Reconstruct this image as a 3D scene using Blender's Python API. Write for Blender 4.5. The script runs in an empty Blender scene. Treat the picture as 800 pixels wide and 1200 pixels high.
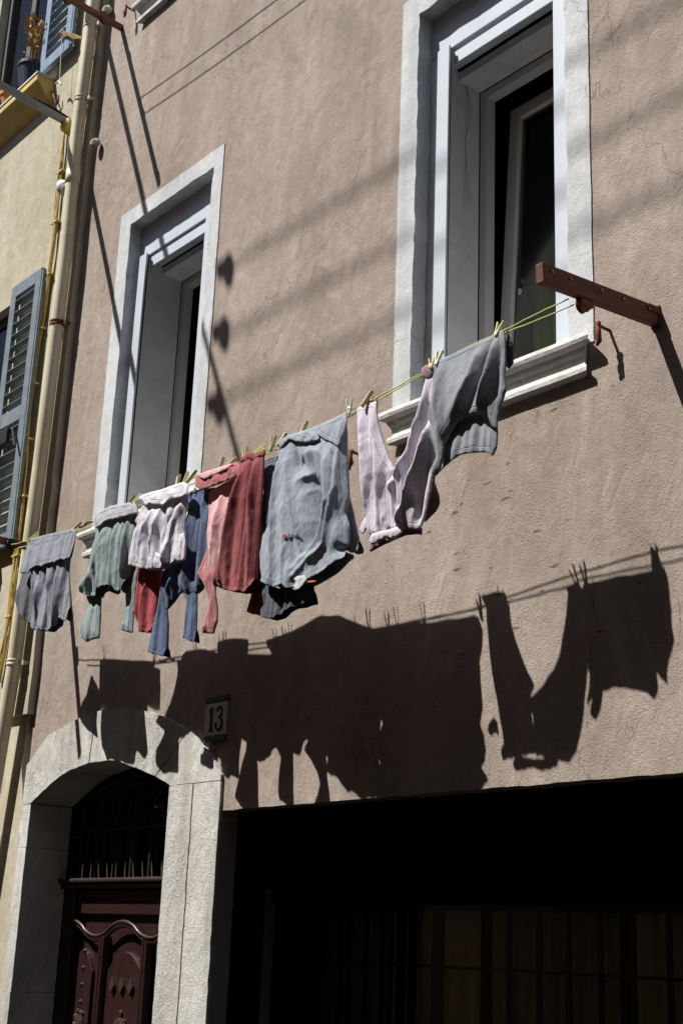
import bpy, bmesh, math, random
import numpy as np
from mathutils import Vector, Matrix, geometry
random.seed(7); rng = np.random.RandomState(11)
S = bpy.context.scene
COL = S.collection

# ------------------------------------------------------------------ camera, sky, sun, exposure
RX, RY, RZ, FPX = math.radians(107.52899464), math.radians(2.26724265), math.radians(51.0154726), 1605.44
CAMLOC = Vector((0.0, -4.0, 1.6))
RM = (Matrix.Rotation(RZ, 3, 'Z') @ Matrix.Rotation(RX, 3, 'X') @ Matrix.Rotation(RY, 3, 'Z'))
cam_data = bpy.data.cameras.new('camera')
cam = bpy.data.objects.new('camera', cam_data); COL.objects.link(cam)
cam.matrix_world = Matrix.Translation(CAMLOC) @ RM.to_4x4()
cam_data.sensor_fit = 'VERTICAL'; cam_data.sensor_height = 36.0; cam_data.sensor_width = 24.0
cam_data.lens = FPX / 1200.0 * 36.0
cam_data.clip_start = 0.05; cam_data.clip_end = 500
S.camera = cam

SUN = Vector((0.60, 1.0, -1.70))          # direction the light travels
world = bpy.data.worlds.new('World'); S.world = world; world.use_nodes = True
wn = world.node_tree.nodes; wl = world.node_tree.links
bg = wn['Background']; sky = wn.new('ShaderNodeTexSky'); sky.sky_type = 'NISHITA'; sky.sun_disc = False
d = -SUN.normalized()
sky.sun_elevation = math.asin(d.z)
sky.sun_rotation = math.atan2(d.x, d.y)
wl.new(sky.outputs[0], bg.inputs[0]); bg.inputs[1].default_value = 0.05
sl = bpy.data.lights.new('sun', 'SUN'); sl.energy = 5.0; sl.angle = math.radians(0.5); sl.color = (1.0, 0.96, 0.905)
so = bpy.data.objects.new('sun', sl); COL.objects.link(so)
so.rotation_euler = SUN.to_track_quat('-Z', 'Y').to_euler(); so.location = (-6, -6, 14)
S.view_settings.view_transform = 'Standard'; S.view_settings.look = 'None'
S.view_settings.exposure = 0.57; S.view_settings.gamma = 1.0; S.view_settings.use_curve_mapping = False

# ------------------------------------------------------------------ helpers
def ray(u, v):
    return RM @ Vector(((u-400)/FPX, (600-v)/FPX, -1.0))
def at(u, v, y=0.0):
    r = ray(u, v); t = (y - CAMLOC.y)/r.y
    return CAMLOC + r*t
LA, LB = 0.6025, 0.025                     # the clothesline's distance from the wall: LA + LB*x
def at_line(u, v, off=0.0):
    r = ray(u, v); t = (-(LA+off) - CAMLOC.y - LB*CAMLOC.x)/(r.y + LB*r.x)
    return CAMLOC + r*t

def tag(o, label=None, cat=None, group=None, kind=None):
    if label: o['label'] = label
    if cat: o['category'] = cat
    if group: o['group'] = group
    if kind: o['kind'] = kind
    return o
def empty(name, loc, label, cat, group=None):
    o = bpy.data.objects.new(name, None); COL.objects.link(o); o.location = loc
    o.empty_display_size = 0.1
    return tag(o, label, cat, group)
def origin_of(p):
    v = Vector((0, 0, 0))
    while p is not None:
        v += Vector(p.location); p = p.parent
    return v

class MB:
    def __init__(s): s.v = []; s.f = []
    def add(s, vs, fs):
        n = len(s.v); s.v += [Vector(p) for p in vs]; s.f += [tuple(i+n for i in f) for f in fs]; return s
    def box(s, x0, x1, y0, y1, z0, z1):
        vs = [(x0,y0,z0),(x1,y0,z0),(x1,y1,z0),(x0,y1,z0),(x0,y0,z1),(x1,y0,z1),(x1,y1,z1),(x0,y1,z1)]
        return s.add(vs, [(0,3,2,1),(4,5,6,7),(0,1,5,4),(1,2,6,5),(2,3,7,6),(3,0,4,7)])
    def bar(s, a, b, w, h, up=(0,0,1)):
        a, b = Vector(a), Vector(b); t = (b-a).normalized(); up = Vector(up)
        sx = t.cross(up)
        if sx.length < 1e-4: sx = t.cross(Vector((0,1,0)))
        sx.normalize(); u = sx.cross(t).normalized()
        vs = [p + sx*(i*w/2) + u*(j*h/2) for p in (a, b) for i, j in ((-1,-1),(1,-1),(1,1),(-1,1))]
        return s.add(vs, [(0,3,2,1),(4,5,6,7),(0,1,5,4),(1,2,6,5),(2,3,7,6),(3,0,4,7)])
    def tube(s, pts, r, n=10, cap=True):
        pts = [Vector(p) for p in pts]; N = len(pts)
        rs = r if hasattr(r, '__len__') else [r]*N
        vs = []; ref = None
        for i, p in enumerate(pts):
            t = (pts[min(i+1, N-1)] - pts[max(i-1, 0)]).normalized()
            if ref is None:
                ref = t.cross(Vector((0.13, 0.31, 1))); ref.normalize()
            ref = (ref - t*ref.dot(t)).normalized(); b = t.cross(ref)
            for k in range(n):
                a = 2*math.pi*k/n; vs.append(p + (ref*math.cos(a) + b*math.sin(a))*rs[i])
        fs = [(i*n+k, i*n+(k+1) % n, (i+1)*n+(k+1) % n, (i+1)*n+k) for i in range(N-1) for k in range(n)]
        if cap: fs += [tuple(range(n-1, -1, -1)), tuple((N-1)*n+k for k in range(n))]
        return s.add(vs, fs)
    def prism(s, poly, y0, y1):
        """closed outline given in x,z, extruded from y0 (front) to y1"""
        n = len(poly); vs = [(x, y0, z) for x, z in poly] + [(x, y1, z) for x, z in poly]
        tri = geometry.tessellate_polygon([[Vector((x, z, 0)) for x, z in poly]])
        fs = [tuple(t) for t in tri] + [tuple(n+i for i in reversed(t)) for t in tri]
        fs += [(i, (i+1) % n, n+(i+1) % n, n+i) for i in range(n)]
        return s.add(vs, fs)
    def frame(s, x0, x1, z0, z1, wl_, wr, wb, wt, y0, y1):
        s.box(x0, x0+wl_, y0, y1, z0, z1); s.box(x1-wr, x1, y0, y1, z0, z1)
        if wb: s.box(x0+wl_, x1-wr, y0, y1, z0, z0+wb)
        if wt: s.box(x0+wl_, x1-wr, y0, y1, z1-wt, z1)
        return s
    def lathe(s, c, prof, n=20, axis=Vector((0,0,1)), caps=True):
        q = Vector((0,0,1)).rotation_difference(Vector(axis).normalized()); c = Vector(c); vs = []
        for r, h in prof:
            for k in range(n):
                a = 2*math.pi*k/n; vs.append(c + q @ Vector((r*math.cos(a), r*math.sin(a), h)))
        m = len(prof)
        fs = [(i*n+k, i*n+(k+1) % n, (i+1)*n+(k+1) % n, (i+1)*n+k) for i in range(m-1) for k in range(n)]
        if caps: fs += [tuple(range(n-1,-1,-1)), tuple((m-1)*n+k for k in range(n))]
        return s.add(vs, fs)
    def build(s, name, mat, parent=None, smooth=False, bevel=0, recalc=True, segs=2):
        o0 = origin_of(parent) if parent else Vector((0,0,0))
        me = bpy.data.meshes.new(name); me.from_pydata([tuple(p-o0) for p in s.v], [], s.f)
        if recalc:
            bm = bmesh.new(); bm.from_mesh(me); bmesh.ops.recalc_face_normals(bm, faces=bm.faces); bm.to_mesh(me); bm.free()
        if smooth:
            for p in me.polygons: p.use_smooth = True
        if mat: me.materials.append(mat)
        o = bpy.data.objects.new(name, me); COL.objects.link(o)
        if parent: o.parent = parent
        if bevel:
            m = o.modifiers.new('bevel', 'BEVEL'); m.width = bevel; m.segments = segs; m.limit_method = 'ANGLE'; m.angle_limit = math.radians(40)
        return o

# ------------------------------------------------------------------ materials
def newmat(name, rough=0.8, spec=0.3):
    m = bpy.data.materials.new(name); m.use_nodes = True
    b = m.node_tree.nodes['Principled BSDF']
    b.inputs['Roughness'].default_value = rough; b.inputs['Specular IOR Level'].default_value = spec
    return m, m.node_tree, b
def N(nt, t, **kw):
    n = nt.nodes.new(t)
    for k, v in kw.items(): setattr(n, k, v)
    return n
def coords(nt, scale=(1,1,1), rot=(0,0,0)):
    g = N(nt, 'ShaderNodeNewGeometry'); mp = N(nt, 'ShaderNodeMapping')
    nt.links.new(g.outputs['Position'], mp.inputs['Vector'])
    mp.inputs['Scale'].default_value = scale; mp.inputs['Rotation'].default_value = rot
    return mp.outputs[0]
def ocoords(nt, scale=(1,1,1), rot=(0,0,0)):
    g = N(nt, 'ShaderNodeTexCoord'); mp = N(nt, 'ShaderNodeMapping')
    nt.links.new(g.outputs['Object'], mp.inputs['Vector'])
    mp.inputs['Scale'].default_value = scale; mp.inputs['Rotation'].default_value = rot
    return mp.outputs[0]
def noise(nt, vec, scale, detail=4, rough=0.55, dist=0.0):
    n = N(nt, 'ShaderNodeTexNoise'); nt.links.new(vec, n.inputs['Vector'])
    n.inputs['Scale'].default_value = scale; n.inputs['Detail'].default_value = detail
    n.inputs['Roughness'].default_value = rough; n.inputs['Distortion'].default_value = dist
    return n.outputs['Fac']
def ramp(nt, fac, stops):
    r = N(nt, 'ShaderNodeValToRGB'); nt.links.new(fac, r.inputs[0]); e = r.color_ramp.elements
    while len(e) > 1: e.remove(e[-1])
    for i, (p, c) in enumerate(stops):
        if not hasattr(c, '__len__'): c = (c, c, c)
        el = e[0] if i == 0 else e.new(p)
        el.position = p; el.color = (*c[:3], 1)
    return r.outputs[0]
def mixc(nt, fac, a, b, mode='MIX'):
    m = N(nt, 'ShaderNodeMix', data_type='RGBA', blend_type=mode)
    for sock, val in ((m.inputs[0], fac), (m.inputs[6], a), (m.inputs[7], b)):
        if hasattr(val, 'is_linked') or isinstance(val, bpy.types.NodeSocket): nt.links.new(val, sock)
        elif hasattr(val, '__len__'): sock.default_value = (*val[:3], 1)
        else: sock.default_value = val
    return m.outputs[2]
def math_(nt, op, a, b=None, c=None):
    m = N(nt, 'ShaderNodeMath', operation=op)
    for s_, v in zip(m.inputs, (a, b, c)):
        if v is None: continue
        if isinstance(v, bpy.types.NodeSocket): nt.links.new(v, s_)
        else: s_.default_value = v
    return m.outputs[0]
def bump(nt, b, hs):
    """hs: list of (height socket, distance in metres)"""
    prev = None
    for h, dist in hs:
        n = N(nt, 'ShaderNodeBump'); n.inputs['Distance'].default_value = dist; n.inputs['Strength'].default_value = 1.0
        nt.links.new(h, n.inputs['Height'])
        if prev: nt.links.new(prev, n.inputs['Normal'])
        prev = n.outputs[0]
    nt.links.new(prev, b.inputs['Normal'])

def stucco(name, c0, c1, c2, pits=False, grain=0.0045, trowel=0.012, stain=None):
    m, nt, b = newmat(name, 0.93, 0.15)
    v = coords(nt); vs = coords(nt, (1.0, 1, 0.38), (0, math.radians(-28), 0))
    big = noise(nt, vs, 2.6, 6, 0.66, 0.5)
    col = ramp(nt, big, [(0.34, c0), (0.52, c1), (0.68, c2)])
    mid = noise(nt, v, 14, 6, 0.7)
    col = mixc(nt, 0.75, col, ramp(nt, mid, [(0.3, 0.80), (0.7, 1.12)]), 'MULTIPLY')
    if stain:
        st = noise(nt, coords(nt, (3.0, 1, 0.35)), 1.6, 5, 0.6, 0.4)
        col = mixc(nt, ramp(nt, st, [(0.50, 0.0), (0.72, 0.6)]), col, stain)
    if pits:
        sp = N(nt, 'ShaderNodeSeparateXYZ'); nt.links.new(v, sp.inputs[0])
        stn = noise(nt, coords(nt, (9.0, 1, 0.5)), 1.0, 4, 0.6)
        tot = None
        for xa, xb, zt in ((-7.5, -6.17, 3.84), (-4.62, -3.32, 3.84), (-7.47, -6.1, 7.78)):
            a1 = ramp(nt, math_(nt, 'MULTIPLY', math_(nt, 'SUBTRACT', zt, sp.outputs[2]), 1.2), [(0.0, 1.0), (1.0, 0.0)])
            in_ = math_(nt, 'MULTIPLY', math_(nt, 'GREATER_THAN', sp.outputs[0], xa), math_(nt, 'LESS_THAN', sp.outputs[0], xb))
            in_ = math_(nt, 'MULTIPLY', in_, math_(nt, 'LESS_THAN', sp.outputs[2], zt))
            q_ = math_(nt, 'MULTIPLY', math_(nt, 'MULTIPLY', a1, in_), ramp(nt, stn, [(0.42, 0.0), (0.62, 0.4)]))
            tot = q_ if tot is None else math_(nt, 'ADD', tot, q_)
        col = mixc(nt, tot, col, (0.27, 0.20, 0.155))
    g1 = noise(nt, v, 105, 5, 0.75)
    g2 = noise(nt, coords(nt, (1, 1, 0.42), (0, math.radians(-32), 0)), 46, 6, 0.68, 0.25)
    g3 = noise(nt, coords(nt, (1, 1, 0.5), (0, math.radians(-25), 0)), 6.5, 4, 0.55, 0.8)
    hs = [(g3, trowel), (g2, grain*0.9), (g1, grain*1.15)]
    # chipped spots and short scratches, clustered
    if pits:
        pv = coords(nt, (0.8, 1, 2.6), (0, math.radians(-35), 0))
        vo = N(nt, 'ShaderNodeTexVoronoi', feature='F1'); vo.inputs['Scale'].default_value = 10.0
        nd = N(nt, 'ShaderNodeTexNoise'); nt.links.new(pv, nd.inputs['Vector']); nd.inputs['Scale'].default_value = 18
        add = N(nt, 'ShaderNodeVectorMath', operation='MULTIPLY_ADD')
        nt.links.new(nd.outputs['Color'], add.inputs[0]); add.inputs[1].default_value = (0.06,)*3; nt.links.new(pv, add.inputs[2])
        nt.links.new(add.outputs[0], vo.inputs['Vector'])
        sep = N(nt, 'ShaderNodeSeparateColor'); nt.links.new(vo.outputs['Color'], sep.inputs[0])
        rad = math_(nt, 'MULTIPLY', math_(nt, 'SUBTRACT', sep.outputs[0], 0.50), 0.42)
        hole = math_(nt, 'GREATER_THAN', rad, vo.outputs['Distance'])
        sx = N(nt, 'ShaderNodeSeparateXYZ'); nt.links.new(coords(nt), sx.inputs[0])
        mx = math_(nt, 'MULTIPLY', math_(nt, 'GREATER_THAN', sx.outputs[0], -4.35), math_(nt, 'LESS_THAN', sx.outputs[2], 3.86))
        mx = math_(nt, 'MULTIPLY', mx, math_(nt, 'GREATER_THAN', sx.outputs[2], 2.75))
        hole = math_(nt, 'MULTIPLY', hole, mx)
        col = mixc(nt, math_(nt, 'MULTIPLY', hole, 0.85), col, (0.115, 0.075, 0.052))
        hs.append((math_(nt, 'SUBTRACT', 1.0, hole), 0.03))
        halo = math_(nt, 'MULTIPLY', math_(nt, 'GREATER_THAN', math_(nt, 'ADD', rad, 0.02), vo.outputs['Distance']), mx)
        col = mixc(nt, math_(nt, 'MULTIPLY', halo, 0.25), col, (0.36, 0.20, 0.12))
    # hairline cracks
    wv = coords(nt, (1, 1, 0.6), (0, math.radians(20), 0))
    vc = N(nt, 'ShaderNodeTexVoronoi', feature='DISTANCE_TO_EDGE'); vc.inputs['Scale'].default_value = 1.3
    nd = N(nt, 'ShaderNodeTexNoise'); nt.links.new(wv, nd.inputs['Vector']); nd.inputs['Scale'].default_value = 5; nd.inputs['Detail'].default_value = 6
    add = N(nt, 'ShaderNodeVectorMath', operation='MULTIPLY_ADD')
    nt.links.new(nd.outputs['Color'], add.inputs[0]); add.inputs[1].default_value = (0.5,)*3; nt.links.new(wv, add.inputs[2])
    nt.links.new(add.outputs[0], vc.inputs['Vector'])
    cr = math_(nt, 'LESS_THAN', vc.outputs['Distance'], 0.0035)
    cr = math_(nt, 'MULTIPLY', cr, ramp(nt, noise(nt, v, 1.1, 2), [(0.5, 0), (0.56, 1)]))
    col = mixc(nt, math_(nt, 'MULTIPLY', cr, 0.45), col, (0.12, 0.08, 0.06))
    nt.links.new(col, b.inputs['Base Color']); bump(nt, b, hs)
    return m

def plain(name, c, rough=0.5, spec=0.4, var=0.12, sc=12, bmp=0.0006, metal=0.0, dirt=None, streak=(1,1,1), bsc=90):
    m, nt, b = newmat(name, rough, spec); b.inputs['Metallic'].default_value = metal
    v = coords(nt, streak)
    f = noise(nt, v, sc, 5, 0.6)
    col = mixc(nt, 1.0, c, ramp(nt, f, [(0.3, 1-var), (0.7, 1+var)]), 'MULTIPLY')
    if dirt:
        f2 = noise(nt, v, sc*0.6, 6, 0.7, 0.5)
        col = mixc(nt, ramp(nt, f2, [(0.5, 0.0), (0.68, 0.7)]), col, dirt)
    nt.links.new(col, b.inputs['Base Color'])
    if bmp: bump(nt, b, [(noise(nt, coords(nt), bsc, 4, 0.6), bmp)])
    return m

def cloth_mat(name, c, c2=None, rough=0.9, weave=0.0018, blotch=0.20, trans=0.10, stripes=None, crinkle=0.0022):
    m, nt, b = newmat(name, rough, 0.12)
    v = ocoords(nt); f = noise(nt, v, 9, 5, 0.6, 0.5)
    c2 = c2 or tuple(x*0.82 for x in c)
    c = tuple(min(x*1.2, 0.8) for x in c); c2 = tuple(min(x*1.2, 0.8) for x in c2)
    col = ramp(nt, f, [(0.35, c2), (0.65, c)])
    fn = noise(nt, ocoords(nt, (1, 1, 0.15)), 260, 3, 0.7)
    col = mixc(nt, 1.0, col, ramp(nt, fn, [(0.3, 1-blotch), (0.7, 1+blotch)]), 'MULTIPLY')
    if stripes:
        w = N(nt, 'ShaderNodeTexWave', wave_type='BANDS', bands_direction='X'); nt.links.new(v, w.inputs['Vector'])
        w.inputs['Scale'].default_value = stripes[0]; w.inputs['Distortion'].default_value = 0.4
        col = mixc(nt, math_(nt, 'MULTIPLY', ramp(nt, w.outputs['Fac'], [(0.6, 0), (0.8, 1)]), 0.6), col, stripes[1])
    nt.links.new(col, b.inputs['Base Color'])
    b.inputs['Sheen Weight'].default_value = 0.15; b.inputs['Sheen Roughness'].default_value = 0.6
    wr = noise(nt, ocoords(nt, (1, 1, 0.30)), 42, 5, 0.62, 1.2)
    wr2n = N(nt, 'ShaderNodeTexNoise', noise_type='RIDGED_MULTIFRACTAL'); nt.links.new(ocoords(nt, (1, 1, 0.4), (0, 0.3, 0)), wr2n.inputs['Vector']); wr2n.inputs['Scale'].default_value = 24; wr2n.inputs['Detail'].default_value = 4; wr2n.inputs['Distortion'].default_value = 0.5
    wr2 = wr2n.outputs['Fac']
    bump(nt, b, [(wr2, crinkle), (wr, 0.0045), (noise(nt, v, 300, 3, 0.7), weave)])
    at_ = N(nt, 'ShaderNodeAttribute', attribute_name='edge_distance')
    seam = ramp(nt, math_(nt, 'MULTIPLY', at_.outputs['Fac'], 20.0), [(0.0, 1.0), (0.36, 0.95), (0.42, 0.0), (0.48, 0.55), (0.60, 0.5)])
    nb = N(nt, 'ShaderNodeBump'); nb.inputs['Distance'].default_value = 0.003; nt.links.new(seam, nb.inputs['Height'])
    nt.links.new(b.inputs['Normal'].links[0].from_socket, nb.inputs['Normal']); nt.links.new(nb.outputs[0], b.inputs['Normal'])
    sc_ = ramp(nt, math_(nt, 'MULTIPLY', at_.outputs['Fac'], 20.0), [(0.38, 1.0), (0.42, 0.72), (0.46, 1.0)])
    col = mixc(nt, 1.0, col, sc_, 'MULTIPLY'); nt.links.new(col, b.inputs['Base Color'])
    tr = N(nt, 'ShaderNodeBsdfTranslucent'); nt.links.new(col, tr.inputs[0])
    mx = N(nt, 'ShaderNodeMixShader'); mx.inputs[0].default_value = trans
    out = nt.nodes['Material Output']
    nt.links.new(b.outputs[0], mx.inputs[1]); nt.links.new(tr.outputs[0], mx.inputs[2]); nt.links.new(mx.outputs[0], out.inputs[0])
    return m

def glass_mat(name, tint=(0.9, 0.93, 0.9)):
    m = bpy.data.materials.new(name); m.use_nodes = True; nt = m.node_tree
    nt.nodes.remove(nt.nodes['Principled BSDF'])
    t = N(nt, 'ShaderNodeBsdfTransparent'); t.inputs[0].default_value = (*tint, 1)
    g = N(nt, 'ShaderNodeBsdfGlossy'); g.inputs['Roughness'].default_value = 0.03; g.inputs[0].default_value = (0.9,)*3+(1,)
    fr = N(nt, 'ShaderNodeFresnel'); fr.inputs[0].default_value = 1.28
    mx = N(nt, 'ShaderNodeMixShader'); nt.links.new(fr.outputs[0], mx.inputs[0])
    nt.links.new(t.outputs[0], mx.inputs[1]); nt.links.new(g.outputs[0], mx.inputs[2])
    nt.links.new(mx.outputs[0], nt.nodes['Material Output'].inputs[0]); return m

M = {}
M['pink'] = stucco('pink_stucco', (0.333,0.274,0.232), (0.416,0.348,0.300), (0.492,0.420,0.370), pits=True, grain=0.0065, trowel=0.016)
M['yellow'] = stucco('yellow_stucco', (0.42,0.385,0.285), (0.50,0.46,0.35), (0.56,0.52,0.41), grain=0.003, trowel=0.009)
M['yellow_trim'] = plain('yellow_trim', (0.62,0.46,0.17), 0.85, 0.2, 0.15, 9, 0.003, dirt=(0.42,0.36,0.25))
M['white_plaster'] = stucco('white_plaster', (0.52,0.54,0.56), (0.61,0.635,0.655), (0.67,0.695,0.72), grain=0.003, trowel=0.006, stain=(0.42,0.42,0.42))
M['stone'] = stucco('pale_stone', (0.50,0.49,0.455), (0.66,0.65,0.61), (0.76,0.75,0.71), grain=0.008, trowel=0.030, stain=(0.30,0.28,0.24))
M['sill'] = plain('sill_paint', (0.60,0.60,0.585), 0.7, 0.3, 0.12, 14, 0.003, dirt=(0.42,0.38,0.31), bsc=60)
M['alu'] = plain('white_aluminium', (0.56,0.62,0.69), 0.35, 0.5, 0.05, 6, 0.0)
M['reveal'] = plain('grey_reveal_paint', (0.72,0.72,0.73), 0.8, 0.3, 0.10, 5, 0.001, dirt=(0.5,0.5,0.5))
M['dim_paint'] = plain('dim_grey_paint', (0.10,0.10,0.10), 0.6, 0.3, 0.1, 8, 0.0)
M['pvc'] = plain('white_pvc', (0.60,0.60,0.60), 0.4, 0.4, 0.05, 6, 0.0)
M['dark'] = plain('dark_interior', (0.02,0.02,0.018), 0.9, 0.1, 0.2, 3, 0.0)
M['glass'] = glass_mat('window_glass')
M['green_curtain'] = plain('green_curtain', (0.42,0.60,0.08), 0.9, 0.1, 0.25, 5, 0.0, streak=(8,8,0.5))
M['blue_shutter'] = plain('blue_grey_shutter_paint', (0.18,0.22,0.255), 0.6, 0.35, 0.14, 10, 0.001, dirt=(0.12,0.14,0.16))
M['sky_shutter'] = plain('light_blue_shutter_paint', (0.20,0.27,0.36), 0.6, 0.35, 0.14, 10, 0.001, dirt=(0.14,0.17,0.21))
M['pipe'] = plain('cream_pipe_paint', (0.66,0.60,0.44), 0.45, 0.4, 0.08, 5, 0.0008, dirt=(0.50,0.43,0.28))
M['cable'] = plain('ochre_painted_cable', (0.55,0.40,0.13), 0.6, 0.3, 0.2, 30, 0.001)
M['black'] = plain('black_plastic', (0.02,0.02,0.022), 0.7, 0.2, 0.1, 8, 0.0)
M['grey_metal'] = plain('grey_painted_metal', (0.20,0.22,0.23), 0.45, 0.4, 0.12, 12, 0.0008, dirt=(0.13,0.13,0.12))
M['red_metal'] = plain('red_brown_paint', (0.15,0.035,0.022), 0.55, 0.4, 0.2, 20, 0.001, dirt=(0.06,0.022,0.015))
M['wood'] = plain('reddish_brown_wood', (0.125,0.036,0.020), 0.6, 0.35, 0.35, 9, 0.002, dirt=(0.06,0.028,0.018), streak=(6,1,6), bsc=120)
M['rust'] = plain('rusty_iron', (0.16,0.05,0.028), 0.8, 0.3, 0.3, 40, 0.002, dirt=(0.06,0.03,0.02))
M['door'] = plain('dark_red_door_wood', (0.024,0.008,0.007), 0.42, 0.5, 0.3, 8, 0.001, streak=(6,6,1))
M['door_trim'] = plain('door_moulding_highlight', (0.05,0.03,0.026), 0.35, 0.6, 0.2, 20, 0.001)  # lighter than the door wood: the mouldings' highlights are in this colour
M['iron'] = plain('black_iron', (0.015,0.015,0.016), 0.5, 0.5, 0.1, 30, 0.001)
M['spike'] = plain('galvanised_spike', (0.30,0.29,0.28), 0.4, 0.5, 0.1, 30, 0.0, metal=0.6)
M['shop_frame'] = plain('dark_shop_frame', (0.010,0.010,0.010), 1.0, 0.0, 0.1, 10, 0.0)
M['shop_white'] = plain('off_white_post_paint', (0.40,0.40,0.40), 0.9, 0.05, 0.1, 6, 0.0005)
M['net'] = plain('cream_net_curtain', (0.60,0.58,0.52), 0.9, 0.1, 0.25, 4, 0.0, streak=(6,6,0.4))
M['net2'] = plain('grey_net_curtain', (0.40,0.42,0.43), 0.9, 0.1, 0.25, 4, 0.0, streak=(6,6,0.4))
M['lime'] = plain('lime_cord', (0.52,0.58,0.16), 0.6, 0.3, 0.1, 60, 0.0)
M['peg'] = plain('pale_yellow_plastic', (0.56,0.54,0.23), 0.4, 0.5, 0.1, 20, 0.0)
M['peg_pale'] = plain('pale_green_plastic', (0.50,0.54,0.34), 0.4, 0.5, 0.1, 20, 0.0)
M['steel'] = plain('spring_steel', (0.5,0.5,0.5), 0.3, 0.5, 0.05, 20, 0.0, metal=1.0)
M['pot'] = plain('dark_blue_pot', (0.018,0.022,0.035), 0.45, 0.5, 0.1, 12, 0.0)
M['orange'] = plain('orange_clay', (0.60,0.24,0.03), 0.6, 0.4, 0.15, 12, 0.001)
M['dry'] = plain('dry_plant', (0.32,0.17,0.06), 0.9, 0.2, 0.4, 25, 0.0)
M['dry_leaf'] = plain('dry_leaf', (0.36,0.23,0.10), 0.9, 0.2, 0.4, 25, 0.0)
M['asphalt'] = plain('asphalt', (0.05,0.05,0.05), 0.95, 0.2, 0.2, 8, 0.004)
M['paving'] = plain('paving_stone', (0.20,0.19,0.17), 0.9, 0.2, 0.2, 5, 0.003)
M['tile'] = plain('number_tile', (0.66,0.65,0.60), 0.4, 0.5, 0.08, 20, 0.0008)
M['tile_dark'] = plain('dark_tile_band', (0.05,0.06,0.055), 0.5, 0.5, 0.2, 50, 0.0008)
M['ink'] = plain('black_paint', (0.012,0.012,0.012), 0.6, 0.3, 0.1, 20, 0.0)
M['opposite'] = stucco('opposite_stucco', (0.13,0.085,0.045), (0.17,0.11,0.06), (0.20,0.14,0.08))

# ------------------------------------------------------------------ the setting
tag(MB().add([(-120,-120,0),(120,-120,0),(120,120,0),(-120,120,0)], [(0,1,2,3)]).build('street', M['asphalt'], recalc=False), kind='structure')
tag(MB().box(-40, 30, -0.9, -0.03, 0.004, 0.13).build('pavement', M['paving'], bevel=0.01), kind='structure')

# the house across the narrow street, behind the camera: it shades the pavement and narrows the sky
oh = empty('house', (-3, -6.2, 0), 'plain stuccoed house across the street behind the camera', 'house')
ob = MB(); ob.box(-22, 14, -12, -5.0, 0.0, 9.2); ob.build('wall', M['opposite'], oh)
MB().box(-22.2, 14.2, -12.2, -4.95, 9.202, 9.3).build('roof', M['yellow_trim'], oh)

eh = empty('house', (12, -4, 0), 'low plain block added far to the right, outside the view, to cut low sky light', 'house')  # unseen block, added to keep low sky light off the shopfront
MB().box(11, 16, -14, -0.05, 0.0, 5.2).build('wall', M['opposite'], eh)

# pink house ---------------------------------------------------------
house = empty('house', (-5.5, 0, 0), 'pink beige stuccoed house with two white framed windows above a stone arched door', 'house')
XE = -7.95
# openings
LWo = dict(x0=-7.29, x1=-6.32, z0=4.02, z1=6.145, X0=-7.43, X1=-6.215, Z1=6.26, zb=5.905, zs=5.815, rl=0.135, rr=0.17, tilt=0.17)
RWo = dict(x0=-4.46, x1=-3.478, z0=4.02, z1=6.207, X0=-4.585, X1=-3.345, Z1=6.335, zb=5.965, zs=5.868, rl=0.165, rr=0.14, tilt=0.10)
UWo = dict(x0=-7.27, x1=-6.30, z0=7.98, z1=10.1, X0=-7.41, X1=-6.19, Z1=10.2, zb=9.9, zs=9.8, rl=0.08, rr=0.14, tilt=0.0)
arch_in = [(-7.835,2.362),(-7.70,2.425),(-7.53,2.49),(-7.36,2.533),(-7.16,2.556),(-6.95,2.556),(-6.76,2.525),(-6.585,2.479),(-6.42,2.43),(-6.27,2.372)]
def wall_outer():
    return [(XE,0.0),(-5.5,0.0),(-1.0,0.0),(3.0,0.0),(3.0,11.5),(XE,11.5)]
def hole(w, m=0.04): return [(w['x0']-m,w['z0']-0.1),(w['x0']-m,w['z1']+m),(w['x1']+m,w['z1']+m),(w['x1']+m,w['z0']-0.1)]
door_hole = [(-7.90,0.02)] + [(x+0.07*(-1 if x<-7 else 1), z+0.07) for x, z in arch_in] + [(-6.20,0.02)]
shop_hole = [(-5.80,0.02),(-5.80,2.222),(-1.6,2.222),(-1.6,0.02)]
def wall_with_holes(outer, holes, y0, y1):
    mb = MB(); loops = [outer] + holes
    flat = [p for l in loops for p in l]; n = len(flat)
    tri = geometry.tessellate_polygon([[Vector((x, z, 0)) for x, z in l] for l in loops])
    vs = [(x, y0, z) for x, z in flat] + [(x, y1, z) for x, z in flat]
    fs = [tuple(t) for t in tri] + [tuple(n+i for i in reversed(t)) for t in tri]; k = 0
    for l in loops:
        m_ = len(l); fs += [(k+i, k+(i+1) % m_, n+k+(i+1) % m_, n+k+i) for i in range(m_)]; k += m_
    return mb.add(vs, fs)
def rough_edge(poly, step=0.04, amp=0.003):
    out = []
    for i in range(len(poly)):
        a, b = poly[i], poly[(i+1) % len(poly)]; L = math.hypot(b[0]-a[0], b[1]-a[1]); n = max(1, int(L/step))
        for k in range(n):
            t = k/n; j = amp if k else 0
            out.append((a[0]+(b[0]-a[0])*t + random.gauss(0, j), a[1]+(b[1]-a[1])*t + random.gauss(0, j)))
    return out
shop_rough = rough_edge(shop_hole, 0.05, 0.0014)
wall_with_holes(wall_outer(), [hole(LWo), hole(RWo), hole(UWo), door_hole, shop_rough], 0.0, 0.10).build('wall', M['pink'], house)
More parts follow.
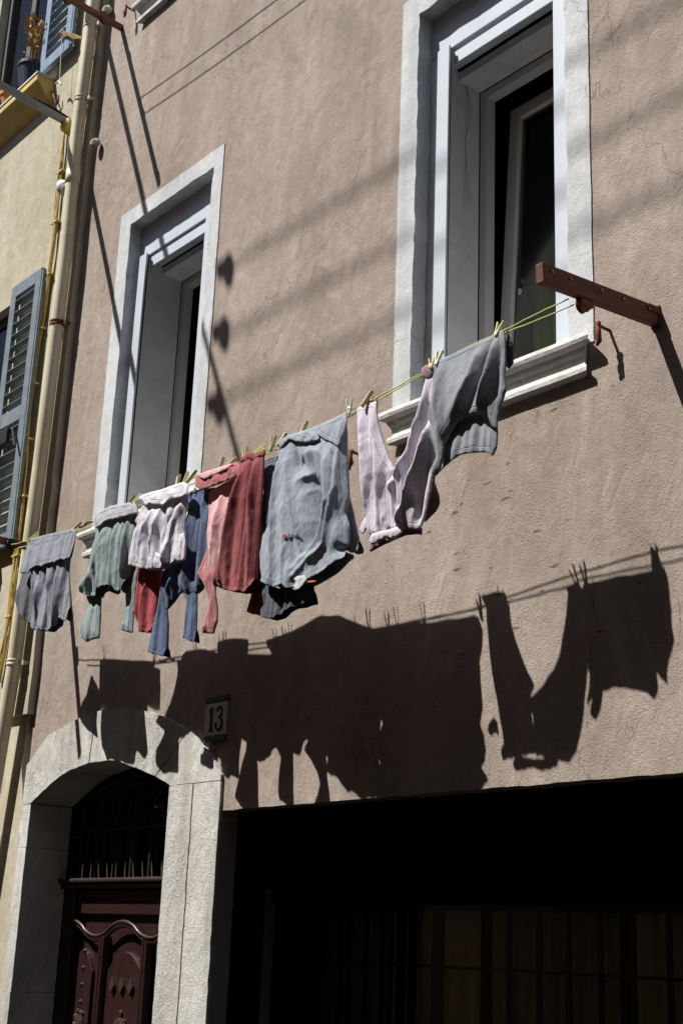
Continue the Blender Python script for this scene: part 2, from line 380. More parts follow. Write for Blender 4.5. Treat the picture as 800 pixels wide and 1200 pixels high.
# body of the house behind the facade: floors, back wall, side walls, keeps the rooms dark
b = MB(); b.box(XE, 3.0, 3.0, 3.2, 0, 11.5); b.box(XE, XE+0.1, 0.10, 3.0, 0, 11.5); b.box(2.9, 3.0, 0.10, 3.0, 0, 11.5)
b.box(XE+0.1, 2.9, 0.55, 3.0, 2.95, 3.15); b.box(XE+0.1, 2.9, 0.55, 3.0, 6.9, 7.1); b.box(XE-0.0, 3.0, -0.3, 3.2, 11.502, 11.65)
b.box(-5.4, -5.3, 0.10, 3.0, 3.15, 6.9); b.box(-6.72, -6.63, 0.63, 3.0, 0.0, 2.95)
b.build('inner_structure', M['dark'], house)

def window(w, name_curtain=None, tilt=0.1, sill=True, main=True):
    x0,x1,z0,z1,X0,X1,Z1 = (w[k] for k in ('x0','x1','z0','z1','X0','X1','Z1'))
    # painted plaster surround with its reveal: left band, right band, head band (one mesh)
    outer = [(X0,z0-0.03),(X0,Z1),(X1,Z1),(X1,z0-0.03)]; inner = [(x1,z0-0.03),(x1,z1),(x0,z1),(x0,z0-0.03)]
    def rl(a, b, amp, step=0.035):
        n = max(2, int(math.hypot(b[0]-a[0], b[1]-a[1])/step)); dx, dz = b[0]-a[0], b[1]-a[1]; L = math.hypot(dx, dz)
        pts = []
        walk = 0
        for k in range(n+1):
            walk = walk*0.6 + random.gauss(0, amp); j = walk if 0 < k < n else 0
            pts.append((a[0]+dx*k/n - dz/L*j, a[1]+dz*k/n + dx/L*j))
        return pts
    poly = rl(outer[0], outer[1], 0.0012)[:-1] + rl(outer[1], outer[2], 0.0012)[:-1] + rl(outer[2], outer[3], 0.0012) \
         + rl(inner[0], inner[1], 0.003)[:-1] + rl(inner[1], inner[2], 0.003)[:-1] + rl(inner[2], inner[3], 0.003)
    win = MB().prism(poly, -0.006, 0.085).build('window', M['white_plaster'], house)
    # roller shutter box, the lowest slat of the raised shutter and the two guide rails
    MB().box(x0-0.02, x1+0.02, 0.087, 0.24, w['zb'], z1+0.05).build('shutter_box', M['alu'], win, bevel=0.004)
    MB().box(x0+w['rl']-0.01, x1-w['rr']+0.01, 0.098, 0.112, w['zs'], w['zs']+0.072).build('shutter_slat', M['alu'], win, bevel=0.003)
    for a, c, yf in ((x0+w['rl']-0.085, x0+w['rl'], 0.055), (x1-w['rr'], x1-0.002, 0.072)):
        MB().box(a+0.004, c-0.012, yf+0.0145, yf+0.030, z0, w['zb']-0.004).build('rail_gap_shade', M['black'], win)  # black strip that paints the shaded gap behind the rail
        r_ = MB().box(a, c, yf, yf+0.014, z0, w['zb']-0.003)
        r_.build('guide_rail', M['alu'], win, bevel=0.003)
    # deep inner reveal
    r = MB(); xi0, xi1 = x0+0.04, x1-0.04
    r.box(x0-0.015, xi0, 0.0875, 0.40, z0, w['zb']-0.004); r.box(xi1, xi1+0.05, 0.124, 0.40, z0, w['zb']-0.004)
    r.box(xi0, xi1, 0.242, 0.40, w['zs']+0.03, w['zs']+0.08); r.box(xi0-0.05, xi1+0.05, 0.02, 0.402, z0-0.06, z0-0.003)
    r.build('inner_reveal', M['reveal'], win, bevel=0.004)
    # fixed frame, tilted sash
    zt = w['zs']+0.03
    MB().frame(xi0, xi1, z0, zt, 0.05, 0.05, 0.05, 0.05, 0.403, 0.465).build('window_frame', M['pvc'], win, bevel=0.005)
    sx0, sx1, sz0, sz1 = xi0+0.055, xi1-0.055, z0+0.055, zt-0.055
    sash = MB().frame(sx0, sx1, sz0, sz1, 0.075, 0.075, 0.08, 0.075, 0.47, 0.525)
    ang = math.atan2(tilt, sz1-sz0)
    def tl(mb):
        for p in mb.v:
            dz = p.z-sz0; dy = p.y-0.47
            p.y = 0.47 + dy*math.cos(ang) + dz*math.sin(ang); p.z = sz0 + dz*math.cos(ang) - dy*math.sin(ang)
        return mb
    if not name_curtain:
        sash = MB().box(sx1-0.055, sx1, 0.47, 0.545, sz0, sz1).box(sx1-0.055, sx1, 1.10, 1.175, sz0, sz1).box(sx1-0.055, sx1, 0.545, 1.10, sz0, sz0+0.08).box(sx1-0.055, sx1, 0.545, 1.10, sz1-0.075, sz1); ang = 0.0
    so_ = tl(sash).build('sash', M['pvc'], win, bevel=0.006)
    (tl(MB().box(sx0+0.07, sx1-0.07, 0.494, 0.50, sz0+0.075, sz1-0.07)) if name_curtain else MB().box(sx1-0.031, sx1-0.025, 0.54, 1.105, sz0+0.075, sz1-0.07)).build('pane', M['glass'], win)
    hd = MB(); zc = sz0 + 0.62
    hd.box(sx0+0.02, sx0+0.055, 0.455, 0.469, zc-0.05, zc+0.05); hd.box(sx0+0.025, sx0+0.05, 0.425, 0.455, zc-0.12, zc+0.02)
    MB().box(sx0+0.10, sx0+0.118, 0.54, 0.56, zc-0.02, zc+0.11).box(sx0+0.10, sx0+0.118, 0.52, 0.54, zc+0.02, zc+0.05).build('handle', M['pvc'], win, bevel=0.004) if name_curtain else None
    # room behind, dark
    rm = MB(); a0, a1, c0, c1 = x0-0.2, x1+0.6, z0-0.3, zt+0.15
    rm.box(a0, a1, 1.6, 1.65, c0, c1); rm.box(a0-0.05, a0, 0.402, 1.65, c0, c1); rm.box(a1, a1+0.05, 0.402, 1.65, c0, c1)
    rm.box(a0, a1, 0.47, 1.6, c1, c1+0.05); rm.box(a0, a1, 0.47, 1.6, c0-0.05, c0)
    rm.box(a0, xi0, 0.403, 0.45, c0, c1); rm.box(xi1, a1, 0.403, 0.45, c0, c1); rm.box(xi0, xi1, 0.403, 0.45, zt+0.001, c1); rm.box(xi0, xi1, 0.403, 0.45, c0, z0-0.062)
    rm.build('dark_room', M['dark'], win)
    if name_curtain:
        cur = MB(); vs = []; fs = []; n = 120
        for k in range(n+1):
            x = sx0+0.07 + (sx1-sx0-0.05)*k/n; y = 0.66 + 0.03*math.sin(k*0.62) + 0.012*math.sin(k*1.7+1)
            vs += [(x, y, z0+0.05), (x, y, sz1+0.05), (x, y+0.004, z0+0.05), (x, y+0.004, sz1+0.05)]
        for k in range(n):
            i = 4*k; fs += [(i, i+4, i+5, i+1), (i+2, i+3, i+7, i+6)]
        cur.add(vs, fs).build('curtain', M['green_curtain'], win, smooth=True, recalc=False)
    return win
w1 = window(LWo, None, LWo['tilt']); w2 = window(RWo, 'green', RWo['tilt']); w3 = window(UWo, None, 0.0)
w1['label'] = 'white framed window left of the washing'; w2['label'] = 'white framed window with green curtain behind the tilted sash'

def sill(X0, X1, zt, parent):
    """moulded plaster sill: rounded lip, cove, lower fillet"""
    prof = [(0.02,0.0),(-0.055,-0.006),(-0.068,-0.016),(-0.071,-0.032),(-0.066,-0.047),(-0.052,-0.055),(-0.042,-0.060),(-0.036,-0.075),(-0.026,-0.092),(-0.022,-0.118),(-0.024,-0.135),(-0.036,-0.139),(-0.040,-0.150),(-0.038,-0.168),(-0.026,-0.176),(0.02,-0.178)]
    n = 40; vs = []; fs = []
    for k in range(n+1):
        t = k/n
        for y, z in prof:
            inset = (0.071+y)*1.25 if y < 0 else 0.09
            xa, xb = X0 + max(0, inset), X1 - max(0, inset)
            wob = random.gauss(0, 0.0002)
            vs.append((xa+(xb-xa)*t, y+wob, zt+z+wob*0.5+0.0008*math.sin(k*0.5)))
    m_ = len(prof)
    for k in range(n):
        for i in range(m_-1): fs.append((k*m_+i, k*m_+i+1, (k+1)*m_+i+1, (k+1)*m_+i))
    fs += [tuple(range(m_-1, -1, -1)), tuple(n*m_+i for i in range(m_))]
    return MB().add(vs, fs).build('sill', M['sill'], parent, smooth=False)
sill(-7.50, -6.17, 4.022, w1); sill(-4.62, -3.318, 4.022, w2); sill(-7.47, -6.1, 7.965, w3)

# stone door surround: jamb blocks and voussoirs with open joints (one mesh), in front of the wall face
ds = MB(); Y0, Y1 = -0.02, 0.27
def block(poly, y0=Y0, y1=Y1):
    ds.prism(rough_edge(poly, 0.045, 0.0016), y0, y1)
arch_out = [(XE+0.002,2.60),(-7.70,2.765),(-7.45,2.815),(-7.24,2.846),(-7.05,2.856),(-6.85,2.846),(-6.64,2.815),(-6.435,2.766),(-6.22,2.69),(-6.04,2.605)]
g = 0.003
# jambs, left
for za, zb in ((0.0,0.62),(0.62+g,1.26),(1.26+g,2.095),(2.095+g,2.355)):
    block([(XE+0.002,za),(-7.84,za),(-7.84,zb),(XE+0.002,zb)], Y0+random.uniform(-.003,.003))
for za, zb in ((0.0,1.58),(1.58+0.0015,2.368)):
    block([(-6.27+random.uniform(-.004,.004),za),(-6.049,za),(-6.049,zb),(-6.27,zb)], Y0+random.uniform(-.003,.003))
for za, zb in ((0.0,2.368),):
    block([(-6.048,za),(-5.803,za),(-5.803,zb),(-6.048,zb)], Y0+0.003, 0.098)
block([(-6.27,2.372),(-6.05,2.372),(-5.803,2.372),(-5.803,2.40),(-5.90,2.50),(-6.03,2.60),(-6.13,2.655),(-6.42,2.43)], Y0+0.001)
# left springer
block([(XE+0.002,2.358),(-7.835,2.362),(-7.70,2.425),(-7.53,2.49),(-7.50,2.80),(-7.70,2.765),(XE+0.002,2.60)], Y0+0.001)
block([(-7.527,2.49),(-7.36,2.533),(-7.16,2.556),(-7.14,2.853),(-7.24,2.846),(-7.45,2.815),(-7.497,2.803)], Y0-0.002)
block([(-7.157,2.556),(-6.95,2.556),(-6.86,2.545),(-6.80,2.838),(-6.85,2.846),(-7.05,2.856),(-7.137,2.853)], Y0+0.002)
block([(-6.857,2.545),(-6.76,2.525),(-6.585,2.479),(-6.425,2.432),(-6.137,2.652),(-6.22,2.69),(-6.435,2.766),(-6.64,2.815),(-6.797,2.838)], Y0-0.001)
surround = ds.build('door_surround', M['stone'], house, bevel=0.006)

# door, transom, fanlight (depth .27)
YD = 0.275
door = MB().box(-7.82, -6.28, YD+0.05, YD+0.10, 0.02, 1.86)
for xa, xb in ((-7.84,-7.72),(-6.38,-6.262)): door.box(xa, xb, YD, YD+0.06, 0.02, 1.86)
door.box(-7.72, -6.38, YD+0.02, YD+0.055, 1.72, 1.86)
door = door.build('door', M['door'], house, bevel=0.006)
MB().box(-7.86, -6.25, YD-0.035, YD+0.1, 1.865, 1.895).box(-7.86, -6.25, YD-0.055, YD+0.1, 1.898, 1.925).build('transom', M['door_trim'], door, bevel=0.01)
# scalloped moulding over the panels
def scallop(z0, amp, y, r, nm, mat):
    pts = []
    for k in range(97):
        x = -7.70 + 1.30*k/96
        ph = (x+7.12)/0.60*2*math.pi
        c = math.cos(ph); c = math.copysign(abs(c)**0.8, c)
        pts.append((x, y, z0 + amp*c))
    return MB().tube(pts, r, 8).build(nm, mat, door, smooth=True)
scallop(1.64, 0.042, YD+0.0, 0.010, 'cornice_moulding', M['door_trim'])
scallop(1.615, 0.042, YD+0.01, 0.010, 'inner_moulding', M['door'])
for xc, hw in ((-7.12,0.20),(-6.53,0.13),(-7.60,0.12)):
    # stiles and arched panel
    arch = [(xc-hw,0.3),(xc-hw,1.40)] + [(xc-hw+2*hw*k/10, 1.40+0.12*math.sin(math.pi*k/10)) for k in range(1,10)] + [(xc+hw,1.40),(xc+hw,0.3)]
    MB().prism(arch, YD+0.03, YD+0.052).build('door_panel', M['door'], door, bevel=0.008)
for xc in (-7.36,-6.86,-7.33,-6.89): MB().box(xc-0.012, xc+0.012, YD-0.005, YD+0.05, 0.1, 1.60).build('door_stile', M['door'], door, bevel=0.006)
for xc in (-7.22,-7.12,-7.02):
    MB().prism([(xc-0.028,1.33),(xc,1.285),(xc+0.028,1.33),(xc,1.375)], YD+0.012, YD+0.031).build('carved_diamond', M['door_trim'], door, bevel=0.003)
for (xc, zc, sc_) in ((-7.12,1.09,1.0),(-7.58,1.11,0.7)):
    car = MB().lathe((xc, YD+0.035, zc), [(0.075*sc_,0.0),(0.07*sc_,0.012),(0.03*sc_,0.02)], 14, axis=(0,-1,0))
    for k in range(22):
        a = random.uniform(0, 6.28); rr = random.uniform(0, 0.085)*sc_
        car.lathe((xc+rr*math.cos(a), YD+0.03, zc+rr*1.3*math.sin(a)), [(0.004,-0.012),(0.017*sc_,-0.006),(0.014*sc_,0.010),(0.002,0.016)], 7, axis=(random.uniform(-.5,.5),-1,random.uniform(-.5,.5)))
    car.build('carved_rosette', M['door_trim'], door)
for k in range(9): MB().lathe((-7.58, YD+0.03, 0.75+0.095*k), [(0.004,-0.012),(0.016,-0.004),(0.002,0.014)], 7, axis=(0,-1,0)).build('carved_stud', M['door_trim'], door)
for k in range(12):
    x = -7.56+0.098*k; dx = random.uniform(-.012,.012)
    MB().tube([(x, YD-0.045, 1.92),(x+dx*.5, YD-0.05, 1.96),(x+dx, YD-0.055, 2.01)], [0.0045,0.004,0.001], 6).build('spike', M['spike'], door)
fan = MB()
for k in range(8):
    x = -7.70+0.20*k; fan.box(x-0.007, x+0.007, YD+0.0, YD+0.014, 1.928, 2.60)
fan.box(-7.84, -6.26, YD-0.003, YD+0.017, 2.20, 2.215)
for k in range(7):
    x = -7.60+0.20*k; fan.tube([(x+0.07*math.cos(a), YD-0.006, 2.33+0.07*math.sin(a)) for a in np.linspace(0, 6.0, 14)], 0.005, 6)
for r_ in (0.0, 0.05):
    fan.tube([(x, YD+0.01, z-0.045-r_) for x, z in arch_in], 0.012, 6)
fan.build('fanlight_grille', M['iron'], door)
MB().box(-7.84, -6.26, YD+0.04, YD+0.046, 1.928, 2.62).build('fanlight_pane', M['glass'], door)
MB().box(-7.94, -6.63, 0.62, 0.66, 0, 2.9).build('hall_wall', M['dark'], door)

# wide shop opening: dark reveal, beam, posts, barred glazing, curtains
YS = 0.60; DX = -0.66
shop = MB(); shop.box(-6.56, -1.6, YS, YS+0.12, 1.99, 2.28); shop.box(-5.86, -5.803, 0.101, 0.30, 0.0, 2.26); shop.box(-6.62, -6.565, 0.31, 1.3, 0.0, 2.28); shop.box(-6.56, -5.865, 0.275, 0.30, 0.0, 2.28); shop.box(-1.6, -1.5, 0.10, 0.9, 0.0, 2.3)
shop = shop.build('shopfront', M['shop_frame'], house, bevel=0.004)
MB().box(-6.55, -1.6, YS-0.03, YS+0.05, 1.885, 1.925).box(-6.55, -1.6, YS-0.045, YS-0.032, 1.966, 1.99).build('top_rail', M['shop_frame'], shop, bevel=0.005)
pa, pb = at(288,1100,YS-0.02).x, at(309,1100,YS-0.02).x
MB().box(pa, pb, YS-0.02, YS+0.05, 0.02, 1.878).build('post', M['shop_white'], shop, bevel=0.01)['label'] = 'off-white post'
MB().box(pa+0.03, pb-0.04, YS-0.045, YS-0.02, 1.62, 1.66).build('hinge', M['iron'], shop)
fr = MB(); fr.box(-6.4, -1.6, YS+0.02, YS+0.07, 1.80, 1.882)
for xm, w_ in ((-5.64+DX, 0.06), (-4.48+DX, 0.055), (-4.40+DX, 0.05), (-2.7+DX, 0.10)): fr.box(xm-w_/2, xm+w_/2, YS+0.028, YS+0.045, 0.02, 1.80)
fr.build('mullion_frame', M['shop_frame'], shop, bevel=0.004)
for u in (372, 401, 430, 459, 486, 596, 631, 665, 702, 740, 782, 826, 872):
    p = at(u, 1062, YS+0.11)
    if p.x > -1.7: continue
    MB().box(p.x-0.010, p.x+0.010, YS+0.10, YS+0.12, 0.05, 1.77).build('bar', M['iron'], shop)
MB().tube([(-6.3, YS+0.095, 1.52), (-1.6, YS+0.095, 1.52)], 0.006, 6).build('cross_bar', M['iron'], shop)
MB().box(-6.35, -1.6, YS+0.052, YS+0.056, 0.05, 1.80).build('pane', M['glass'], shop)
def drape(x0, x1, z0, z1, y, mat, f=1.0, name='curtain'):
    x0 += DX; x1 += DX
    vs = []; fs = []; n = max(10, int((x1-x0)*90))
    for k in range(n+1):
        x = x0+(x1-x0)*k/n; yy = y+0.022*math.sin(k*0.5*f)+0.01*math.sin(k*1.37*f+1)
        vs += [(x, yy, z0), (x, yy, z1), (x, yy+0.004, z0), (x, yy+0.004, z1)]
    for k in range(n):
        i = 4*k; fs += [(i, i+4, i+5, i+1), (i+2, i+3, i+7, i+6)]
    return MB().add(vs, fs).build(name, mat, shop, smooth=True, recalc=False)
drape(-5.05, -4.80, 0.1, 1.775, YS+0.20, M['net2']); drape(-4.95+0.12, -4.50, 0.1, 1.772, YS+0.23, M['net'])
drape(-4.36, -4.10, 0.1, 1.778, YS+0.20, M['net']); drape(-4.05, -3.3, 0.1, 1.774, YS+0.21, M['net2']); drape(-3.25, -1.0, 0.1, 1.776, YS+0.22, M['net'])
drape(-5.52, -5.1, 0.1, 1.774, YS+0.21, M['net2'])
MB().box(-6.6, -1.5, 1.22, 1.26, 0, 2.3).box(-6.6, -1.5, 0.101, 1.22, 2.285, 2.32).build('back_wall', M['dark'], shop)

# ------------------------------------------------------------------ yellow house on the left
yh = empty('house', (-10.5, 0, 0), 'pale yellow stuccoed house at the left edge with louvred blue shutters and a cream downpipe', 'house')
YY = -0.05
lowW = (-9.9, -8.86, 4.12, 6.12); upW = (-9.9, -8.86, 7.93, 10.0)
def rect(r): return [(r[0],r[2]),(r[0],r[3]),(r[1],r[3]),(r[1],r[2])]
yo = [(-13.5,2.92),(XE-0.0,2.92)]
edge = [(XE+random.gauss(0,0.004), 2.92+ (11.6-2.92)*k/110) for k in range(111)]
outer = [(-13.5,2.92)] + edge + [(-13.5,11.6)]
yw = wall_with_holes(outer, [rect(lowW), rect(upW)], YY, 0.35)
yw.prism(rough_edge([(-13.5,0.0),(XE-0.003,0.0),(XE-0.003,2.35),(-8.02,2.60),(-8.0,2.917),(-13.5,2.917)], 0.06, 0.004), YY+0.035, 0.35)
yw.build('wall', M['yellow'], yh)
b = MB(); b.box(-13.5, XE-0.01, 2.8, 3.0, 0, 11.6); b.box(-10.4, -8.2, 1.3, 1.35, 3.2, 11.6); b.box(-13.5, XE-0.005, -0.25, 3.0, 11.602, 11.75); b.build('inner_structure', M['dark'], yh)
def ywin(r, cur=False):
    f = MB().frame(r[0], r[1], r[2], r[3], 0.07, 0.07, 0.07, 0.07, 0.02, 0.07)
    f.box((r[0]+r[1])/2-0.04, (r[0]+r[1])/2+0.04, 0.022, 0.065, r[2]+0.07, r[3]-0.07)
    w = f.build('window', M['dim_paint'], yh, bevel=0.005)
    MB().box(r[0]+0.07, r[1]-0.07, 0.04, 0.046, r[2]+0.07, r[3]-0.07).build('pane', M['glass'], w)
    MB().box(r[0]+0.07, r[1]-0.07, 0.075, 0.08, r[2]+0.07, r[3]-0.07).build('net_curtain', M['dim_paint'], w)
    x0, x1, zt = r[0]-0.12, r[1]+0.12+0.11, r[2]
    prof = [(-0.19,0.0),(-0.20,-0.01),(-0.20,-0.055),(-0.185,-0.065),(-0.15,-0.11),(-0.10,-0.17),(YY+0.0,-0.20),(0.0,-0.20),(0.0,0.0)]
    vs = [(x, y, zt+z) for x in (x0, x1) for y, z in prof]; m_ = len(prof)
    fs = [(i, (i+1) % m_, m_+(i+1) % m_, m_+i) for i in range(m_)] + [tuple(range(m_-1,-1,-1)), tuple(range(m_, 2*m_))]
    MB().add(vs, fs).build('sill', M['yellow_trim'], w, bevel=0.006)
    MB().box(x0-0.004, x1+0.004, -0.206, 0.0, zt+0.001, zt+0.022).build('sill_top', M['sill'], w, bevel=0.004)
    return w
yw1 = ywin(lowW); yw2 = ywin(upW)
def shutter(x0, x1, z0, z1, y, mat, latch):
    f = MB().frame(x0, x1, z0, z1, 0.085, 0.085, 0.10, 0.10, y-0.035, y)
    zm = z0+(z1-z0)*0.47
    f.box(x0+0.085, x1-0.085, y-0.034, y-0.001, zm-0.05, zm+0.06)
    for za, zb in ((z0+0.10, zm-0.05), (zm+0.06, z1-0.10)):
        n = int((zb-za)/0.088)
        for k in range(n):
            zc = za + (k+0.5)*(zb-za)/n
            f.bar((x0+0.085, y-0.018, zc), (x1-0.085, y-0.018, zc), 0.040, 0.008, up=(0, 0.35, 0.94))
    o = f.build('shutter', mat, yh, bevel=0.002, segs=1)
    # hinge-side batten, nail heads, latch
    MB().box(x1+0.001, x1+0.02, y-0.03, y-0.005, z0+0.03, z1-0.02).build('edge_batten', mat, o)
    for k in range(int((z1-z0)/0.085)): MB().lathe((x1+0.021, y-0.018, z0+0.06+0.085*k), [(0.004,-0.004),(0.006,0.0),(0.002,0.005)], 6, axis=(1,0,0)).build('nail', M['spike'], o)
    if latch:
        MB().box(x0-0.12, x0+0.27, y-0.065, y-0.037, zm-0.20, zm-0.09).bar((x1-0.12,y-0.06,zm-0.12),(x1-0.03,y-0.07,zm-0.28),0.02,0.02).build('latch', M['iron'], o, bevel=0.006)
    return o
shutter(-8.80, -8.33, 4.10, 6.18, -0.085, M['blue_shutter'], True)
shutter(-8.79, -8.31, 8.03, 10.05, -0.085, M['sky_shutter'], False)

# downpipe with collars, clamps and stalks
pp = [at(109,10,-0.112), at(90,160,-0.112), at(77,300,-0.112), at(45,560,-0.112), at(16,785,-0.112), at(-8,930,-0.112), at(-40,1130,-0.112)]
pp = [pp[0]+Vector((0.0,0,2.6))] + pp
pipe = MB().tube(pp, 0.047, 20).build('downpipe', M['pipe'], yh, smooth=True)
def pipe_at(z):
    for a, c in zip(pp, pp[1:]):
        if c.z <= z <= a.z:
            t = (z-a.z)/(c.z-a.z); return a+(c-a)*t
    return pp[-1]
for z in (8.05, 7.42, 5.62, 3.25):
    p = pipe_at(z); k = MB()
    k.lathe((p.x,p.y,z-0.02), [(0.047,0.0),(0.052,0.004),(0.052,0.012),(0.049,0.016),(0.049,0.026),(0.052,0.03),(0.052,0.038),(0.047,0.042)], 20, caps=False)
    k.bar((p.x+0.03,p.y,z), (p.x+0.075,p.y+0.03,z), 0.014, 0.03); k.bar((p.x+0.06,p.y+0.02,z), (p.x+0.075,YY,z), 0.016, 0.022)
    k.build('pipe_clamp', M['pipe'] if z != 5.62 else M['rust'], pipe)
for z in (8.32, 6.72):
    p = pipe_at(z); MB().lathe((p.x,p.y,z), [(0.047,0),(0.053,0.004),(0.053,0.10),(0.047,0.104)], 20, caps=False).build('pipe_joint', M['pipe'], pipe, smooth=True)
# white side inlet ring, ochre painted cone bracket
p = at(77,222,-0.13); MB().lathe(p, [(0.03,-0.03),(0.05,-0.02),(0.055,0.02),(0.045,0.05),(0.03,0.08)], 16, axis=(-0.5,-0.3,0.7)).lathe(p+Vector((-0.03,0.02,0.04)), [(0.02,0),(0.035,0.01),(0.035,0.05),(0.02,0.06)], 12, axis=(-0.8,0,0.5)).build('side_inlet', M['sill'], pipe, smooth=False, bevel=0.003)
p = at(82,150,-0.09); MB().lathe(p, [(0.05,-0.06),(0.055,-0.02),(0.055,0.05),(0.03,0.07)], 14, axis=(0.1,-0.9,0.2)).build('bracket_cap', M['yellow_trim'], pipe)
# lumps at the plaster edge
for (u, v) in ((126,12),(112,168)):
    MB().lathe(at(u,v,-0.04), [(0.01,-0.03),(0.04,-0.01),(0.035,0.02),(0.01,0.035)], 10, axis=(0.4,-0.8,0.3)).build('mortar_lump', M['yellow'], yh)
# cable bundle beside the pipe
cu = [(79,150),(71,225),(63,290),(52,370),(40,460),(27,600),(12,730),(0,800)]
base = [at(u,v,YY-0.015) for u, v in cu]
for i in range(5):
    pts = []
    for a, c in zip(base, base[1:]):
        for k in range(9):
            t = k/9; q = a+(c-a)*t
            w_ = 0.026*math.sin(q.z*(2.3+i*0.7)+i*1.9) + 0.008*math.sin(q.z*11+i*3)
            pts.append(q + Vector((w_*0.8, -0.008*i*0.5-0.006, 0)))
    pts.append(base[-1]); MB().tube(pts, 0.009 if i < 3 else 0.005, 6).build('cable', M['cable'], yh, smooth=True)
for z in np.arange(3.6, 7.2, 0.42):
    for a, c in zip(base, base[1:]):
        if c.z <= z <= a.z:
            q = a+(c-a)*((z-a.z)/(c.z-a.z)); MB().box(q.x-0.042, q.x+0.042, q.y-0.026, q.y+0.012, z-0.007, z+0.007).build('cable_tie', M['cable'], yh)
# small wall hook
MB().tube([at(61,108,YY), at(62,108,YY-0.03), at(64,115,YY-0.04), at(66,122,YY-0.035), at(69,118,YY-0.03), at(69,112,YY-0.03)], 0.008, 6).build('wall_hook', M['rust'], yh)

# ------------------------------------------------------------------ street furniture fixed to the walls
# wooden clothesline arm, right
def arm(name, B, T, w, h, mat, label, cat='wall bracket', extra=None):
    o = empty(name, B, label, cat, 'clothesline brackets on the walls')
    MB().bar(B, T, w, h).build('beam', mat, o, bevel=0.004)
    if extra: extra(o)
    return o
B = Vector((-3.035, 0.0, 3.99)); T = Vector((-3.04, -0.665, 3.945))
def rx(o):
    MB().box(B.x-0.02, B.x+0.024, -0.010, -0.001, B.z-0.05, B.z+0.045).build('wall_plate', M['rust'], o, bevel=0.003)
    MB().bar((B.x+0.02,-0.002,B.z+0.02),(B.x+0.021,-0.075,B.z+0.016),0.006,0.03).build('mount_strap', M['rust'], o, bevel=0.003)
    q = B+(T-B)*0.62
    MB().lathe((q.x-0.03,q.y,q.z-0.055), [(0.012,0),(0.03,0.004),(0.024,0.014),(0.03,0.024),(0.012,0.028)], 18, axis=(1,0,0)).build('pulley', M['red_metal'], o)
    MB().box(q.x-0.022, q.x+0.01, q.y-0.04, q.y+0.04, q.z-0.065, q.z-0.03).build('pulley_block', M['red_metal'], o, bevel=0.012)
    for t in (0.10, 0.33, 0.52, 0.78, 0.93):
        c = B+(T-B)*t; MB().lathe((c.x+0.021, c.y, c.z+0.012), [(0.006,0),(0.006,0.003),(0.003,0.005)], 8, axis=(1,0,0)).build('screw_head', M['spike'], o)
arm('wall_bracket', B, T, 0.036, 0.078, M['wood'], 'reddish brown wooden arm with screw heads holding the right end of the clothesline', extra=rx)
B2 = Vector((-7.742, 0, 3.93)); T2 = Vector((-7.742, -0.80, 3.93))
def r2(o): MB().lathe((B2.x+0.035,-0.40,B2.z-0.02), [(0.01,-0.015),(0.035,-0.01),(0.03,0),(0.035,0.01),(0.01,0.015)], 16, axis=(1,0,0)).build('pulley', M['black'], o)
arm('wall_bracket', B2, T2, 0.035, 0.045, M['red_metal'], 'red painted arm holding the left end of the clothesline beside the leftmost grey shirt', extra=r2)
B3 = Vector(at(143,33,0)); T3 = Vector((-7.50,-0.88,7.80))
def r3(o):
    for t in (0.20, 0.58, 0.95): 
        c = B3+(T3-B3)*t; MB().lathe(c+Vector((0.02,0,-0.03)), [(0.01,-0.015),(0.035,-0.01),(0.03,0),(0.035,0.01),(0.01,0.015)], 14, axis=(1,0,0)).build('pulley', M['red_metal'], o)
arm('wall_bracket', B3, T3, 0.034, 0.042, M['red_metal'], 'red painted arm crossing the cream downpipe at the top edge of the view', extra=r3)
for t in (0.50, 0.60):     # two cords of the empty upper line
    c = B3+(T3-B3)*t
    pts = [c+Vector((5.2*k/16, -0.02*k/16, 0.02*k/16 - 0.45*(k/16)*(1-k/16) + 0.03)) for k in range(17)]
    tag(MB().tube(pts, 0.0035, 6).build('clothesline', M['lime'], smooth=True), 'empty cord running right from the red arm above the frame', 'cord', 'cords of the empty upper clothesline')
# grey metal arms on the yellow house
def garm(base, L, label):
    mdir = Vector((0.20,-1,-0.03)); tip = base+mdir*L
    o = empty('bracket_arm', base, label, 'metal arm', 'grey metal arms on the yellow house')
    MB().bar(base, tip, 0.035, 0.05).build('beam', M['grey_metal'], o, bevel=0.003)
    MB().box(base.x-0.04, base.x+0.04, base.y-0.008, base.y-0.0, base.z-0.07, base.z+0.07).build('wall_plate', M['yellow_trim'], o)
    MB().tube([base+mdir*0.04+Vector((0,0,0.035)), base+mdir*0.2+Vector((0,0,0.05)), base+mdir*0.4+Vector((0,0,0.03))], 0.012, 6).build('cable', M['black'], o)
g1 = Vector(at(87,148,YY)); garm(g1, 1.75, 'grey square metal arm reaching out from the yellow wall left of the downpipe')
garm(Vector((-8.23, YY, 8.60)), 1.85, 'grey square metal arm at the very top behind the downpipe')
